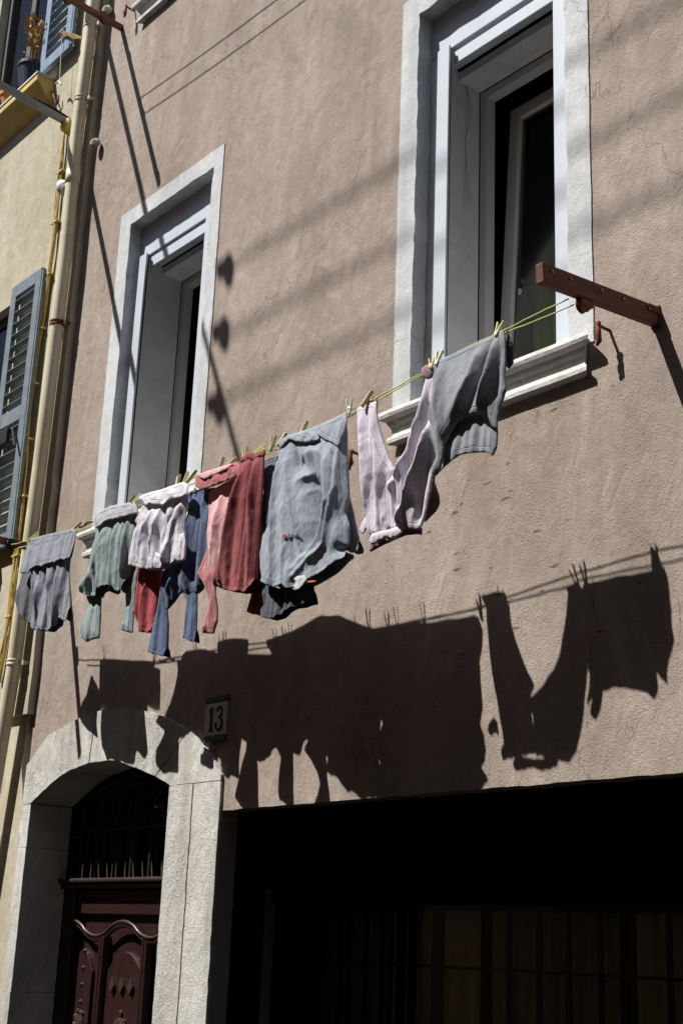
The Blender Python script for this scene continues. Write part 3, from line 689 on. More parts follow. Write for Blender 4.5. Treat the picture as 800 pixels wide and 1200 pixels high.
# red shutter dogs (holdbacks)
def dog(loc, mat, label, flip=1):
    o = empty('shutter_holdback', loc, label, 'shutter holdback', 'shutter holdbacks by the windows')
    x, y, z = loc
    MB().tube([(x,0.01,z),(x,-0.03,z),(x,-0.07,z+0.002)], 0.007, 8).build('pin', mat, o)
    m = MB(); m.lathe((x,-0.078,z), [(0.006,-0.008),(0.014,-0.006),(0.014,0.006),(0.006,0.008)], 12, axis=(0,1,0))
    m.tube([(x,-0.078,z),(x+0.006*flip,-0.08,z-0.025),(x+0.002,-0.08,z-0.055),(x+0.010*flip,-0.08,z-0.075),(x-0.004,-0.08,z-0.09)], [0.008,0.012,0.016,0.011,0.006], 8)
    m.tube([(x,-0.078,z),(x+0.010*flip,-0.078,z+0.012),(x+0.016*flip,-0.078,z+0.004)], [0.008,0.007,0.004], 7)
    m.build('tumbler', mat, o, smooth=True)
dog((-3.265,0,4.01), M['rust'], 'rusty red holdback hanging at the right end of the sill under the wooden arm')
dog((-4.79,0,3.86), M['rust'], 'rusty holdback at the left end of the right window sill behind the white trousers', -1)
dog((-7.54,0,7.98), M['red_metal'], 'dark red holdback beside the sill at the top left of the pink wall')
# rust stain streak under window dogs is part of the plaster pattern

# house number tile
p0, p1 = at(243.5,829,-0.012), at(267,860,-0.012)
sg = empty('house_number_sign', (p0.x, 0, p0.z), 'small tiled house number 13 beside the stone arch', 'house number')
nx0, nx1, nz1, nz0 = -5.995, -5.80, 2.775, 2.605
MB().box(nx0, nx1, -0.012, -0.001, nz0, nz1).build('plaque', M['tile'], sg, bevel=0.003)
for a, c in ((nz1+0.002, nz1+0.034), (nz0-0.034, nz0-0.002)):
    MB().box(nx0-0.003, nx1+0.004, -0.014, -0.001, a, c).build('band', M['tile_dark'], sg, bevel=0.003)
def digit(path, w_):
    m = MB(); P = [Vector((x, -0.0135, z)) for x, z in path]
    for a, c, wa in zip(P, P[1:], w_): m.bar(a, c+(c-a).normalized()*0.003, wa, 0.003, up=(0,1,0))
    return m
s_ = 0.125; ox, oz = nx0+0.028, nz0+0.024
one = [(ox+0.012, oz+s_*0.80),(ox+0.030, oz+s_*0.93),(ox+0.036, oz+s_*0.97),(ox+0.036, oz+0.006)]
digit(one, [0.007,0.009,0.020]).box(ox+0.016, ox+0.056, -0.0153, -0.0122, oz-0.002, oz+0.007).build('digit', M['ink'], sg)
ox += 0.082; three = []; ww = []
for k in range(15):
    a = math.radians(160-250*k/14); three.append((ox+0.026+0.021*math.cos(a), oz+s_*0.735+0.026*math.sin(a)+0.004))
for k in range(16):
    a = math.radians(95-270*k/15); three.append((ox+0.024+0.028*math.cos(a), oz+s_*0.27+0.032*math.sin(a)))
for k in range(len(three)-1): ww.append(0.009+0.010*max(0, math.cos(math.atan2(three[k][1]-oz, three[k][0]-ox-0.026)))*0.9)
t3 = digit(three, ww); t3.lathe((three[-1][0], -0.0145, three[-1][1]), [(0.010,-0.0015),(0.010,0.0015)], 10, axis=(0,1,0)); t3.lathe((three[0][0], -0.0145, three[0][1]), [(0.007,-0.0015),(0.007,0.0015)], 10, axis=(0,1,0))
t3.build('digit', M['ink'], sg)

# overhead cables stretched along the street, above the frame: they throw the soft bands on the wall
def up_from(x, z, t): return Vector((x-SUN.x*t, -t, z-SUN.z*t))
for i, z in enumerate((5.375, 4.925, 4.52)):
    m = MB()
    for j in range(3):
        a = up_from(-6.02, z+0.040*(j-1), 2.7)
        m.tube([a, a+Vector((9.0,0,0.0))], 0.0036, 6)
    tag(m.build('overhead_cable', M['black'], smooth=True), ['highest','middle','lowest'][i]+' strand of overhead cables parallel to the facade, above the frame', 'cable', 'overhead cables')
br = empty('cable_bracket', up_from(-6.28,4.96,2.7), 'metal bracket with insulators holding the overhead cables, above the frame', 'bracket')
a = up_from(-6.36,5.15,2.7); c = up_from(-5.80,4.0,2.7)
MB().tube([a, c], 0.022, 8).build('pole', M['grey_metal'], br)
for z in (5.36, 4.95, 4.50):
    q = up_from(-6.10, z, 2.7)
    MB().lathe(q+Vector((0.02,0,-0.06)), [(0.03,-0.02),(0.05,0.0),(0.05,0.09),(0.03,0.11)], 12).bar(q+Vector((-0.10,0,0.02)), q+Vector((0.02,0,0.02)), 0.05, 0.05).build('insulator', M['black'], br)

# pot with a dry plant, small orange pot on the upper yellow sill
pc = at(38,88,-0.12); pc.z = upW[2]+0.024
pot = empty('flower_pot', pc, 'dark blue grey plant pot with a dried brown plant on the upper yellow sill', 'flower pot')
MB().lathe(pc, [(0.085,0.0),(0.115,0.17),(0.125,0.19),(0.125,0.215),(0.112,0.215),(0.105,0.17)], 24).build('pot', M['pot'], pot, smooth=False, bevel=0.003)
MB().lathe(pc+Vector((0,0,0.16)), [(0.108,0.0),(0.108,0.025),(0.04,0.035)], 20).build('soil', M['dark'], pot)
st = MB(); lf = MB()
for k, (a, h, sp) in enumerate(((2.9,0.62,0.20),(3.3,0.50,0.13),(0.3,0.34,0.10),(1.2,0.42,0.03),(2.4,0.30,0.16),(5.6,0.25,0.12))):
    pts = [pc+Vector((0.02*math.cos(a),0.02*math.sin(a),0.18))]
    for j in range(1, 8):
        t = j/7; pts.append(pc+Vector((sp*t*math.cos(a)+random.gauss(0,.008), sp*t*math.sin(a)*0.5, 0.18+h*t)))
    st.tube(pts, [0.006,0.005,0.005,0.004,0.004,0.003,0.002,0.0015], 5)
    for j in range(46 if k < 4 else 14):
        q = pts[random.choice((4,5,6,7,7,7))] + Vector((random.gauss(0,.028),random.gauss(0,.02),random.gauss(0,.028)))
        u_ = Vector((random.gauss(0,1),random.gauss(0,1),random.gauss(0,1))).normalized(); v_ = u_.orthogonal().normalized(); L = random.uniform(0.014,0.034)
        lf.add([q-u_*L, q+v_*L*0.5+Vector((0,0,.006)), q+u_*L, q-v_*L*0.5], [(0,1,2),(0,2,3)])
st.build('stem', M['dry'], pot); lf.build('dry_leaves', M['dry_leaf'], pot, recalc=False)
oc = at(12,118,-0.13); oc.z = upW[2]+0.024
MB().lathe(oc, [(0.05,0.0),(0.075,0.10),(0.085,0.105),(0.085,0.135),(0.07,0.135),(0.065,0.10)], 20).build('flower_pot', M['orange'], bevel=0.002)
tag(bpy.data.objects['flower_pot.001'] if 'flower_pot.001' in bpy.data.objects else None, 'small orange pot on the upper yellow sill left of the dried plant', 'flower pot')
# string with a white plastic tag hanging from the sky blue shutter
sp_ = MB().tube([at(73,38,-0.135), at(72,60,-0.135), at(71,80,-0.135), at(70,96,-0.135)], 0.003, 5)
hs_ = empty('hanging_string', at(73,38,-0.135), 'pale string with a small white hook hanging from the upper blue shutter', 'string')
sp_.build('cord', M['sill'], hs_); MB().tube([at(66,98,-0.135), at(69,95,-0.135), at(72,99,-0.135)], 0.008, 6).build('hook', M['sill'], hs_)
tw = MB(); q0 = at(75,38,-0.14); q1 = at(99,46,-0.14)
for k in range(6):
    m0 = q0+(q1-q0)*0.5+Vector((random.gauss(0,.006),0,random.gauss(0,.012)))
    tw.tube([q0+Vector((random.gauss(0,.01),0,random.gauss(0,.012))), m0, q1+Vector((random.gauss(0,.006),0,random.gauss(0,.006)))], 0.006, 5)
for k in range(5): tw.tube([q0, q0+Vector((random.gauss(0,.03),-.01,random.gauss(0.01,.03)))], [0.006,0.002], 5)
tag(tw.build('dried_twig', M['dry_leaf']), 'dried brown twig knotted to the upper blue shutter', 'twig')
# thin white wires inside the right window reveal belong to the window
wr = MB(); wr.tube([at(546,98,0.30), at(552,130,0.30), at(545,165,0.30), at(547,200,0.30), at(551,240,0.30)], 0.0035, 5); wr.build('wire', M['sill'], w2, smooth=True)
# ------------------------------------------------------------------ the washing
def vnoise(x, z, seed, sc):
    """smooth value noise, vectorised"""
    r = np.random.RandomState(seed); T = r.rand(64, 64)
    X, Z = x*sc+100, z*sc+100; i, j = np.floor(X).astype(int), np.floor(Z).astype(int); fx, fz = X-i, Z-j
    fx = fx*fx*(3-2*fx); fz = fz*fz*(3-2*fz); g = lambda a, b: T[a % 64, b % 64]
    return (g(i,j)*(1-fx)*(1-fz)+g(i+1,j)*fx*(1-fz)+g(i,j+1)*(1-fx)*fz+g(i+1,j+1)*fx*fz)*2-1
def seg_dist(px, pz, a, b):
    d = np.array(b)-np.array(a); L = d@d+1e-12
    t = np.clip(((px-a[0])*d[0]+(pz-a[1])*d[1])/L, 0, 1)
    return np.hypot(px-a[0]-t*d[0], pz-a[1]-t*d[1]), t
def inside(px, pz, P):
    c = np.zeros(len(px), bool); n = len(P)
    for i in range(n):
        x1, z1 = P[i]; x2, z2 = P[(i+1) % n]
        if z1 == z2: continue
        k = ((z1 > pz) != (z2 > pz)) & (px < (x2-x1)*(pz-z1)/(z2-z1)+x1)
        c ^= k
    return c
def chaikin(P, n=1):
    for _ in range(n):
        Q = []
        for i in range(len(P)):
            a, b = P[i], P[(i+1) % len(P)]
            Q += [(a[0]*.92+b[0]*.08, a[1]*.92+b[1]*.08), (a[0]*.08+b[0]*.92, a[1]*.08+b[1]*.92)]
        P = Q
    return P
def cloth(name, mat, parent, crop, poly, off=0.0, strokes=(), gap=0.05, ripple=(0.012, 5), crumple=0.006, open_y=None, seed=1,
          step=0.007, layers=2, smoothn=1, top_u=None, thick=0.0020, belly=0.0, tilt=0.0):
    """crop=(ox,oy,scale): outline and fold strokes were drawn on an enlarged detail of the washing;
       they are laid on the vertical plane through the line, then given folds, a belly and a back sheet"""
    ox, oy, sc = crop
    def mp(p):
        w = at_line(ox+p[0]/sc, oy+p[1]/sc, off)
        if tilt:
            for _ in range(3): w = at_line(ox+p[0]/sc, oy+p[1]/sc, off+tilt*max(0, zref-w.z))
        return (w.x, w.z)
    zref = max(at_line(ox+p[0]/sc, oy+p[1]/sc, off).z for p in poly)
    P = chaikin([mp(p) for p in poly], smoothn)
    # dense boundary
    D = []
    for i in range(len(P)):
        a, b = P[i], P[(i+1) % len(P)]; n = max(1, int(math.hypot(b[0]-a[0], b[1]-a[1])/step))
        D += [(a[0]+(b[0]-a[0])*k/n, a[1]+(b[1]-a[1])*k/n) for k in range(n)]
    A = np.array(D)
    A = A + 0.0012*np.stack([vnoise(A[:,0], A[:,1], seed+5, 28), vnoise(A[:,0], A[:,1], seed+6, 28)], 1)
    x0, z0 = A.min(0); x1, z1 = A.max(0)
    gx, gz = np.meshgrid(np.arange(x0, x1, step), np.arange(z0, z1, step)); gx = gx.ravel(); gz = gz.ravel()
    gx = gx + (np.round(gz/step) % 2)*step*0.5
    m = inside(gx, gz, A); gx, gz = gx[m], gz[m]
    # distance to boundary
    dist = np.full(len(gx), 9.0)
    for i in range(len(A)): dist = np.minimum(dist, np.hypot(gx-A[i,0], gz-A[i,1]))
    k = dist > step*0.55; gx, gz = gx[k], gz[k]
    pts = [Vector((p[0], p[1])) for p in A] + [Vector((a, c)) for a, c in zip(gx, gz)]
    n = len(A); r = geometry.delaunay_2d_cdt(pts, [(i, (i+1) % n) for i in range(n)], [list(range(n))], 1, 1e-5)
    V = np.array([(p[0], p[1]) for p in r[0]]); F = r[2]
    X, Z = V[:,0], V[:,1]
    ba = np.full(len(X), 9.0)
    for i in range(n): ba = np.minimum(ba, seg_dist(X, Z, A[i], A[(i+1) % n])[0])
    # distance to the closed (side) edges; the open hem (below open_y in the crop) does not count
    zo = -9 if open_y is None else mp((poly[0][0], open_y))[1]
    ed = np.full(len(X), 9.0); cen = (x0+x1)/2
    for i in range(n):
        a, b = A[i], A[(i+1) % n]
        zmid = (a[1]+b[1])/2
        if zmid < zo: continue
        dd, _ = seg_dist(X, Z, a, b); ed = np.minimum(ed, dd)
    if ed.max() > 5: ed[:] = 0.05
    H = z1-z0
    tz = np.clip((z1-Z)/max(H, 1e-3), 0, 1)
    g = gap*0.28*(1-np.exp(-ed/0.03))*np.clip(tz*3, 0, 1)
    dis = np.zeros(len(X))
    amp, nf = ripple
    wx = (X-x0)/max(x1-x0, 1e-3)
    def saw(p, k=0.76):
        p = p-np.floor(p); p = np.where(p < k, p/k, (1-p)/(1-k)); return p*p*(3-2*p)*2-1
    lean = 0.16*math.sin(seed*1.3)
    wv = wx + 0.07*vnoise(X*0.3, Z, seed, 2.2) + lean*(Z-z0)/max(H, 1e-3)
    dis += 1.25*amp*(0.30+0.70*tz)*saw(nf*wv+seed*0.37)*np.clip(0.75+0.5*vnoise(X, Z*0.5, seed+30, 3), 0.2, 1.2)
    wv2 = wx + 0.05*vnoise(X*0.3, Z, seed+20, 3) - 0.8*lean*(Z-z0)/max(H, 1e-3)
    dis += 0.5*amp*saw(nf*2.2*wv2+seed*0.73, 0.6)*np.clip(0.2+1.2*vnoise(X, Z*0.6, seed+2, 4), 0, 1)
    c = 1-np.abs(vnoise(X+0.35*Z, Z*0.35, seed+3, 12)); dis += crumple*0.55*(c**1.6-0.5)
    c = 1-np.abs(vnoise(X-0.7*Z, Z*0.5+0.5*X, seed+4, 24)); dis += crumple*0.40*(c**2-0.4)
    dis += crumple*0.10*vnoise(X, Z*0.5, seed+7, 60)
    for st in strokes:
        pl, w_, a_ = st; q = [mp(p) for p in pl]; best = np.full(len(X), 9.0); bt = np.zeros(len(X))
        for i in range(len(q)-1):
            dd, t = seg_dist(X, Z, q[i], q[i+1]); kk = dd < best; best[kk] = dd[kk]; bt[kk] = ((i+t)/(len(q)-1))[kk]
        dis += a_*np.exp(-(best/(w_*1.05))**1.25)*(0.55+0.45*np.sin(np.pi*np.clip(bt, 0, 1)))
    edge = (np.clip(ed/0.03, 0, 1)*0.75+0.25)*(np.clip(ba/0.02, 0, 1)*0.4+0.6)
    pin = np.clip(tz*6, 0, 1)
    dis = dis*edge*pin
    bel = belly*np.sin(np.pi*np.clip(tz*0.9, 0, 1))
    yl = -(LA+LB*X+off) - bel - tilt*np.maximum(0, zref-Z)
    mb = MB(); nv = len(X)
    mb.v = [Vector((X[i], yl[i]-g[i]-dis[i], Z[i])) for i in range(nv)]; mb.f = [tuple(f) for f in F]
    if layers == 2:
        dis2 = amp*0.8*np.sin(2*np.pi*(nf*0.8*wv+0.31+seed))*edge*pin + crumple*0.5*vnoise(X, Z, seed+9, 12)
        mb.v += [Vector((X[i], yl[i]+g[i]+0.004-dis2[i]*0.8, Z[i])) for i in range(nv)]
        mb.f += [tuple(nv+j for j in reversed(f)) for f in F]
        # stitch side edges (not the open hem)
        ids = {}
        for i in range(n):
            a = r[3][i] if False else None
        Bd = {}
        for f in F:
            for i in range(len(f)):
                e = (f[i], f[(i+1) % len(f)]); kx = tuple(sorted(e)); Bd.setdefault(kx, []).append(e)
        for kx, es in Bd.items():
            if len(es) == 1:
                a, b = es[0]
                if (Z[a]+Z[b])/2 < zo: continue
                mb.f.append((b, a, nv+a, nv+b))
    o = mb.build(name, mat, parent, smooth=True, recalc=False)
    att = o.data.attributes.new('edge_distance', 'FLOAT', 'POINT'); vals = np.concatenate([ba]*layers) if layers == 2 else ba
    att.data.foreach_set('value', vals.astype(np.float32))
    s = o.modifiers.new('cloth_thickness', 'SOLIDIFY'); s.thickness = thick; s.offset = 0
    return o

def garment(name, label, cat, u, v):
    return empty(name, at_line(u, v), label, cat, 'washing on the line')
A_ = (0,560,3.3333); B_ = (80,520,4.0); C_ = (200,440,3.2); D_ = (400,360,3.63636)
m_grey1 = cloth_mat('grey_jersey', (0.235,0.25,0.30)); m_grey1_shade = cloth_mat('shaded_grey_jersey', (0.10,0.105,0.125))  # darker copy of the jersey, with the sleeve's shade put into its colour
m_teal = cloth_mat('teal_fleece', (0.245,0.305,0.315)); m_teal_in = cloth_mat('grey_teal_lining', (0.36,0.37,0.40))
m_white = cloth_mat('white_lilac_cotton', (0.64,0.63,0.71), (0.54,0.52,0.61), trans=0.18); m_red = cloth_mat('bright_red_cotton', (0.34,0.045,0.058))
m_navy = cloth_mat('navy_denim', (0.075,0.11,0.20), (0.05,0.07,0.135)); m_pink = cloth_mat('pale_pink_jersey', (0.66,0.41,0.42), (0.57,0.33,0.345)); m_pinkd = cloth_mat('coral_pink_jersey', (0.38,0.115,0.12))
m_rose = cloth_mat('dusty_red_cotton', (0.27,0.062,0.068), (0.215,0.048,0.054)); m_denim = cloth_mat('dark_striped_denim', (0.09,0.11,0.15), stripes=(30,(0.25,0.29,0.36)))
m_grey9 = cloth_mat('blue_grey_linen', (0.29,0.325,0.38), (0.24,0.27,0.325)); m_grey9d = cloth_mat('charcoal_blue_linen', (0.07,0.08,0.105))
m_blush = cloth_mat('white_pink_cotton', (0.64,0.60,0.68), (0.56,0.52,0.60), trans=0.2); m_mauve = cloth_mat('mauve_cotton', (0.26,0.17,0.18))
m_bind = cloth_mat('pale_grey_binding', (0.46,0.48,0.50))
m_grey11 = cloth_mat('grey_ribbed_cotton', (0.235,0.255,0.285), (0.19,0.205,0.235))

# 1 leftmost grey shirt
g = garment('shirt', 'grey short sleeved shirt hung by its folded hem, leftmost on the line', 'shirt', 60, 615)
cloth('body', m_grey1, g, A_, [(118,242),(296,205),(285,260),(276,320),(270,380),(273,440),(278,540),(268,564),(240,546),(235,576),(200,600),(142,595),(124,570),(122,520),(128,440),(124,375),(112,350)], seed=3, gap=0.07,
      strokes=[([(150,350),(165,450),(170,590)],0.022,0.028),([(205,330),(215,450),(200,590)],0.02,0.026),([(250,320),(240,420),(230,570)],0.022,0.03),([(185,345),(190,470)],0.012,-0.02),([(230,330),(228,470)],0.012,-0.02)], open_y=560)
cloth('sleeve', m_grey1_shade, g, A_, [(100,330),(122,372),(128,440),(122,520),(125,570),(95,552),(74,530),(58,472),(66,440),(80,412),(90,372)], off=-0.02, seed=4, gap=0.05, ripple=(0.008,2))
cloth('folded_hem', m_grey1, g, A_, [(112,240),(200,218),(300,198),(292,250),(278,312),(248,320),(240,316),(214,332),(208,326),(162,346),(155,342),(115,357),(110,372),(76,372),(90,325),(102,285)], off=0.014, tilt=0.13, seed=5, gap=0.012, ripple=(0.007,5), crumple=0.005, open_y=300,
      strokes=[([(120,262),(150,268),(160,262)],0.006,-0.008),([(170,256),(195,252)],0.006,-0.008),([(215,245),(245,228)],0.006,-0.008)])
# 2 teal sweater
g = garment('sweater', 'teal green child sweater hung upside down with both sleeves dangling', 'sweater', 135, 590)
cloth('body', m_teal, g, B_, [(128,385),(200,350),(318,315),(322,345),(312,430),(300,500),(285,600),(270,690),(242,696),(222,672),(198,664),(170,672),(150,694),(140,718),(100,712),(50,694),(72,640),(92,590),(108,530),(122,470),(130,420)], seed=12, gap=0.09, open_y=680,
      strokes=[([(180,400),(150,560),(110,680)],0.03,0.03),([(250,380),(240,520),(235,660)],0.03,0.035),([(215,400),(205,560)],0.02,-0.025),([(295,380),(280,520),(265,660)],0.015,0.02)])
cloth('sleeve', m_teal, g, B_, [(86,712),(110,714),(140,716),(156,712),(152,780),(148,850),(146,910),(110,918),(86,930),(62,905),(57,886),(62,835),(84,790),(98,755)], off=-0.015, seed=13, gap=0.06, ripple=(0.006,2))
cloth('sleeve', m_teal, g, B_, [(268,680),(300,560),(328,575),(318,660),(308,770),(300,885),(275,882),(250,870),(250,838),(262,830),(272,760)], off=-0.03, seed=14, gap=0.05, ripple=(0.006,2))
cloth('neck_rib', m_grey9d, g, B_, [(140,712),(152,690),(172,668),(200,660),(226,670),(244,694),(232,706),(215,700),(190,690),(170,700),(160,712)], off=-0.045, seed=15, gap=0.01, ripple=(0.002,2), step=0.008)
cloth('folded_hem', m_teal_in, g, B_, [(120,362),(136,330),(152,314),(200,292),(250,282),(306,274),(318,290),(322,322),(300,330),(240,345),(205,352),(168,362),(150,384),(128,397)], off=0.012, tilt=0.22, seed=16, gap=0.02, ripple=(0.008,4), crumple=0.010, step=0.008)
# 4 bright red leggings (behind)
g = garment('trousers', 'bright red child trousers showing below the white lilac top', 'trousers', 177, 575)
cloth('legs', m_red, g, B_, [(335,330),(400,300),(460,290),(450,400),(442,500),(440,585),(432,650),(422,715),(410,800),(402,880),(370,885),(334,882),(336,850),(318,815),(310,790),(318,710),(328,600),(332,450)], off=-0.05, seed=22, gap=0.06, ripple=(0.012,3), open_y=860, strokes=[([(400,600),(370,720),(350,870)],0.02,0.022)])
# 5 navy leggings
g = garment('jeans', 'navy blue jeans with two flared legs hanging between the white top and pink sweater', 'jeans', 233, 575)
cloth('waist_and_seat', m_navy, g, B_, [(566,230),(612,215),(690,205),(692,300),(690,400),(690,500),(676,600),(640,650),(632,682),(612,700),(590,700),(560,712),(540,690),(522,705),(500,740),(464,778),(440,740),(438,650),(450,590),(500,560),(545,520),(556,420),(562,320)], off=-0.025, seed=31, gap=0.08, ripple=(0.012,4),
      strokes=[([(600,260),(585,400),(560,640)],0.02,0.026),([(640,300),(620,450),(600,640)],0.015,-0.02),([(520,620),(480,700)],0.02,0.022)])
cloth('leg', m_navy, g, B_, [(440,620),(500,640),(480,700),(466,775),(468,850),(466,930),(463,1000),(415,988),(372,974),(390,890),(405,820),(422,760),(430,690)], off=-0.035, seed=32, gap=0.07, ripple=(0.006,2), open_y=960)
cloth('leg', m_navy, g, B_, [(548,640),(610,640),(606,700),(604,780),(602,860),(600,934),(570,922),(540,908),(545,840),(552,780),(557,740),(538,700)], off=-0.03, seed=33, gap=0.06, ripple=(0.006,2), open_y=890)
# 3 white lilac top
g = garment('blouse', 'white lilac frilled top folded over the line in front of navy jeans', 'blouse', 195, 573)
cloth('body', m_white, g, B_, [(352,285),(450,250),(556,230),(562,250),(552,330),(545,400),(546,470),(543,545),(500,558),(452,570),(436,582),(400,588),(362,590),(340,582),(315,576),(282,570),(286,520),(300,445),(312,410),(326,380),(314,362),(334,325)], off=0.02, seed=41, gap=0.07, ripple=(0.012,5), crumple=0.010, open_y=560,
      strokes=[([(400,320),(370,430),(340,560)],0.018,0.024),([(450,300),(430,400),(400,520)],0.018,0.028),([(540,300),(500,430),(470,550)],0.018,0.028),([(470,330),(465,440)],0.012,-0.022),([(500,320),(450,470)],0.012,-0.02),([(375,330),(350,450)],0.01,-0.018)])
cloth('ruffle', m_white, g, B_, [(520,425),(545,418),(548,470),(542,545),(515,552),(490,545),(500,500),(515,470)], off=0.045, seed=42, gap=0.03, ripple=(0.006,2), crumple=0.012, step=0.008)
cloth('ruffle', m_white, g, B_, [(300,445),(328,452),(330,490),(318,540),(310,572),(284,568),(286,520)], off=0.03, seed=43, gap=0.03, ripple=(0.006,2), crumple=0.012, step=0.008)
cloth('ruffle', m_white, g, B_, [(385,530),(410,508),(436,520),(440,560),(432,584),(400,588),(368,588),(372,560)], off=0.045, seed=44, gap=0.03, ripple=(0.006,2), crumple=0.012, step=0.008)
cloth('folded_hem', m_white, g, B_, [(328,256),(345,240),(392,226),(440,214),(500,192),(545,178),(560,200),(556,238),(520,250),(470,262),(442,286),(400,282),(378,278),(362,290),(350,268)], off=0.03, tilt=0.22, seed=45, gap=0.02, ripple=(0.007,4), crumple=0.012, step=0.008)
# 6 pale pink sweater
g = garment('sweater', 'pale pink sweater with coral folded neck and one long sleeve hanging down', 'sweater', 262, 548)
cloth('body', m_pink, g, B_, [(660,228),(720,190),(800,150),(850,140),(862,300),(850,470),(830,560),(760,620),(720,660),(690,645),(660,632),(640,600),(655,490),(650,420),(660,330)], off=-0.01, seed=51, gap=0.07, ripple=(0.008,3), crumple=0.008, strokes=[([(735,250),(715,400),(680,600)],0.03,0.03)])
cloth('inner_side', m_pinkd, g, B_, [(662,235),(672,300),(664,420),(655,490),(640,540),(615,600),(604,608),(622,560),(630,500),(640,420),(652,320)], off=-0.035, seed=52, gap=0.03, ripple=(0.004,2))  # shade inside the sleeve, given as a darker coral sheet
cloth('sleeve', m_pinkd if False else cloth_mat('rose_pink_jersey', (0.42,0.175,0.185), (0.36,0.14,0.15)), g, B_, [(655,488),(668,560),(690,625),(690,700),(696,760),(700,830),(690,862),(680,890),(650,888),(627,884),(632,855),(650,800),(664,745),(652,690),(632,650),(604,610),(622,570),(642,520)], off=0.015, seed=53, gap=0.05, ripple=(0.008,2), strokes=[([(650,600),(685,720),(670,850)],0.015,0.02)])
cloth('folded_neck', m_pinkd, g, B_, [(597,150),(640,128),(700,112),(740,98),(796,86),(806,110),(802,150),(750,168),(700,190),(660,204),(622,216),(597,200)], off=0.014, tilt=0.22, seed=54, gap=0.04, ripple=(0.006,3), crumple=0.008, step=0.008)
cloth('neck_lining', m_pink, g, B_, [(604,146),(650,130),(742,100),(770,95),(750,115),(700,135),(655,160),(630,165)], off=0.042, seed=55, gap=0.01, ripple=(0.003,3), crumple=0.006, step=0.008)
# 7 dusty red trousers
g = garment('trousers', 'dusty red wide trousers pinched together at the waist and hanging in deep folds', 'trousers', 297, 530)
cloth('front_leg', m_rose, g, C_, [(268,322),(292,286),(312,300),(348,280),(348,340),(345,400),(340,480),(334,560),(328,640),(322,720),(318,792),(290,815),(262,814),(228,810),(192,798),(158,786),(165,742),(188,660),(215,560),(232,480),(250,400)], off=0.025, seed=61, gap=0.10, ripple=(0.010,3), crumple=0.005, open_y=780,
      strokes=[([(285,340),(250,520),(200,780)],0.022,0.035),([(305,340),(290,540),(262,790)],0.014,-0.03),([(325,340),(318,540),(305,780)],0.018,0.03)])
cloth('back_leg', m_rose, g, C_, [(322,400),(340,470),(338,560),(345,620),(346,700),(350,800),(350,900),(318,898),(285,885),(300,830),(312,790),(310,640)], off=-0.03, seed=62, gap=0.06, ripple=(0.006,2), open_y=870)
cloth('shadow_panel', m_rose, g, C_, [(60,520),(105,492),(150,460),(195,425),(245,388),(300,378),(344,388),(420,398),(420,500),(300,640),(180,620),(110,600)], off=-0.08, seed=64, gap=0.03, ripple=(0.006,2))  # hidden sheet added to raise the washing's shadow on the wall
cloth('gathered_waist', m_rose, g, C_, [(258,322),(276,300),(292,280),(304,286),(318,298),(350,274),(352,296),(330,306),(310,318),(292,312),(276,322)], off=0.03, seed=63, gap=0.03, ripple=(0.004,3), crumple=0.01, step=0.007)
# 8 dark striped denim
g = garment('shirt', 'dark striped denim garment hidden behind the big grey shirt', 'shirt', 316, 535)
cloth('body', m_denim, g, C_, [(348,326),(372,312),(402,302),(480,280),(540,330),(545,600),(530,760),(440,770),(385,640),(362,605),(345,600),(346,520),(350,420)], off=-0.02, seed=71, gap=0.05, ripple=(0.008,3))
# 9 big blue grey shirt
g = garment('shirt', 'large blue grey linen shirt, widest piece in the middle, with a small pink motif', 'shirt', 370, 490)
cloth('body', m_grey9, g, C_, [(406,256),(440,232),(520,205),(600,172),(656,145),(660,220),(661,300),(664,400),(666,460),(655,520),(668,560),(668,640),(640,655),(668,668),(668,682),(600,732),(540,772),(505,790),(462,806),(440,788),(405,800),(372,785),(345,770),(338,720),(336,670),(352,610),(374,560),(384,480),(396,400),(404,320)], off=0.01, seed=84, gap=0.13, ripple=(0.010,4), crumple=0.007, open_y=740,
      strokes=[([(430,270),(405,480),(400,780)],0.02,0.028),([(500,300),(550,285),(590,300)],0.035,0.02),([(500,330),(552,420),(560,540),(532,660)],0.05,-0.065),([(600,330),(610,480),(560,640),(480,730)],0.022,0.03),([(650,200),(640,420),(600,640),(480,760)],0.018,0.03),([(500,395),(535,372)],0.02,0.03),([(470,270),(478,330),(490,360)],0.014,-0.025),([(450,330),(475,480),(510,660)],0.02,0.035),([(445,500),(455,650),(440,780)],0.014,0.016),([(625,300),(622,480),(585,630)],0.01,-0.02)])
cloth('sleeve', m_grey9, g, C_, [(655,460),(668,456),(682,510),(698,580),(712,650),(708,664),(686,668),(660,652),(640,655),(624,665),(630,600),(640,520)], off=-0.035, seed=83, gap=0.06, ripple=(0.006,2), open_y=640)
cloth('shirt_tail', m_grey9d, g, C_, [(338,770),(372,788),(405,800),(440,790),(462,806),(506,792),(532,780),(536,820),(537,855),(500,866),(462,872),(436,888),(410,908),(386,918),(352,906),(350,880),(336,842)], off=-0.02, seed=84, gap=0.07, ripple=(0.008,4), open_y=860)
cloth('side_panel', m_grey9, g, C_, [(345,600),(372,562),(378,640),(372,720),(380,790),(345,775),(336,720),(336,670)], off=0.03, seed=85, gap=0.03, ripple=(0.005,2))
cloth('collar', m_grey9, g, C_, [(510,205),(560,186),(610,164),(656,138),(660,170),(648,215),(626,268),(606,250),(580,240),(545,218),(520,212)], off=0.018, tilt=0.16, seed=86, gap=0.015, ripple=(0.004,2), crumple=0.004, strokes=[([(626,268),(656,140)],0.01,0.012)])
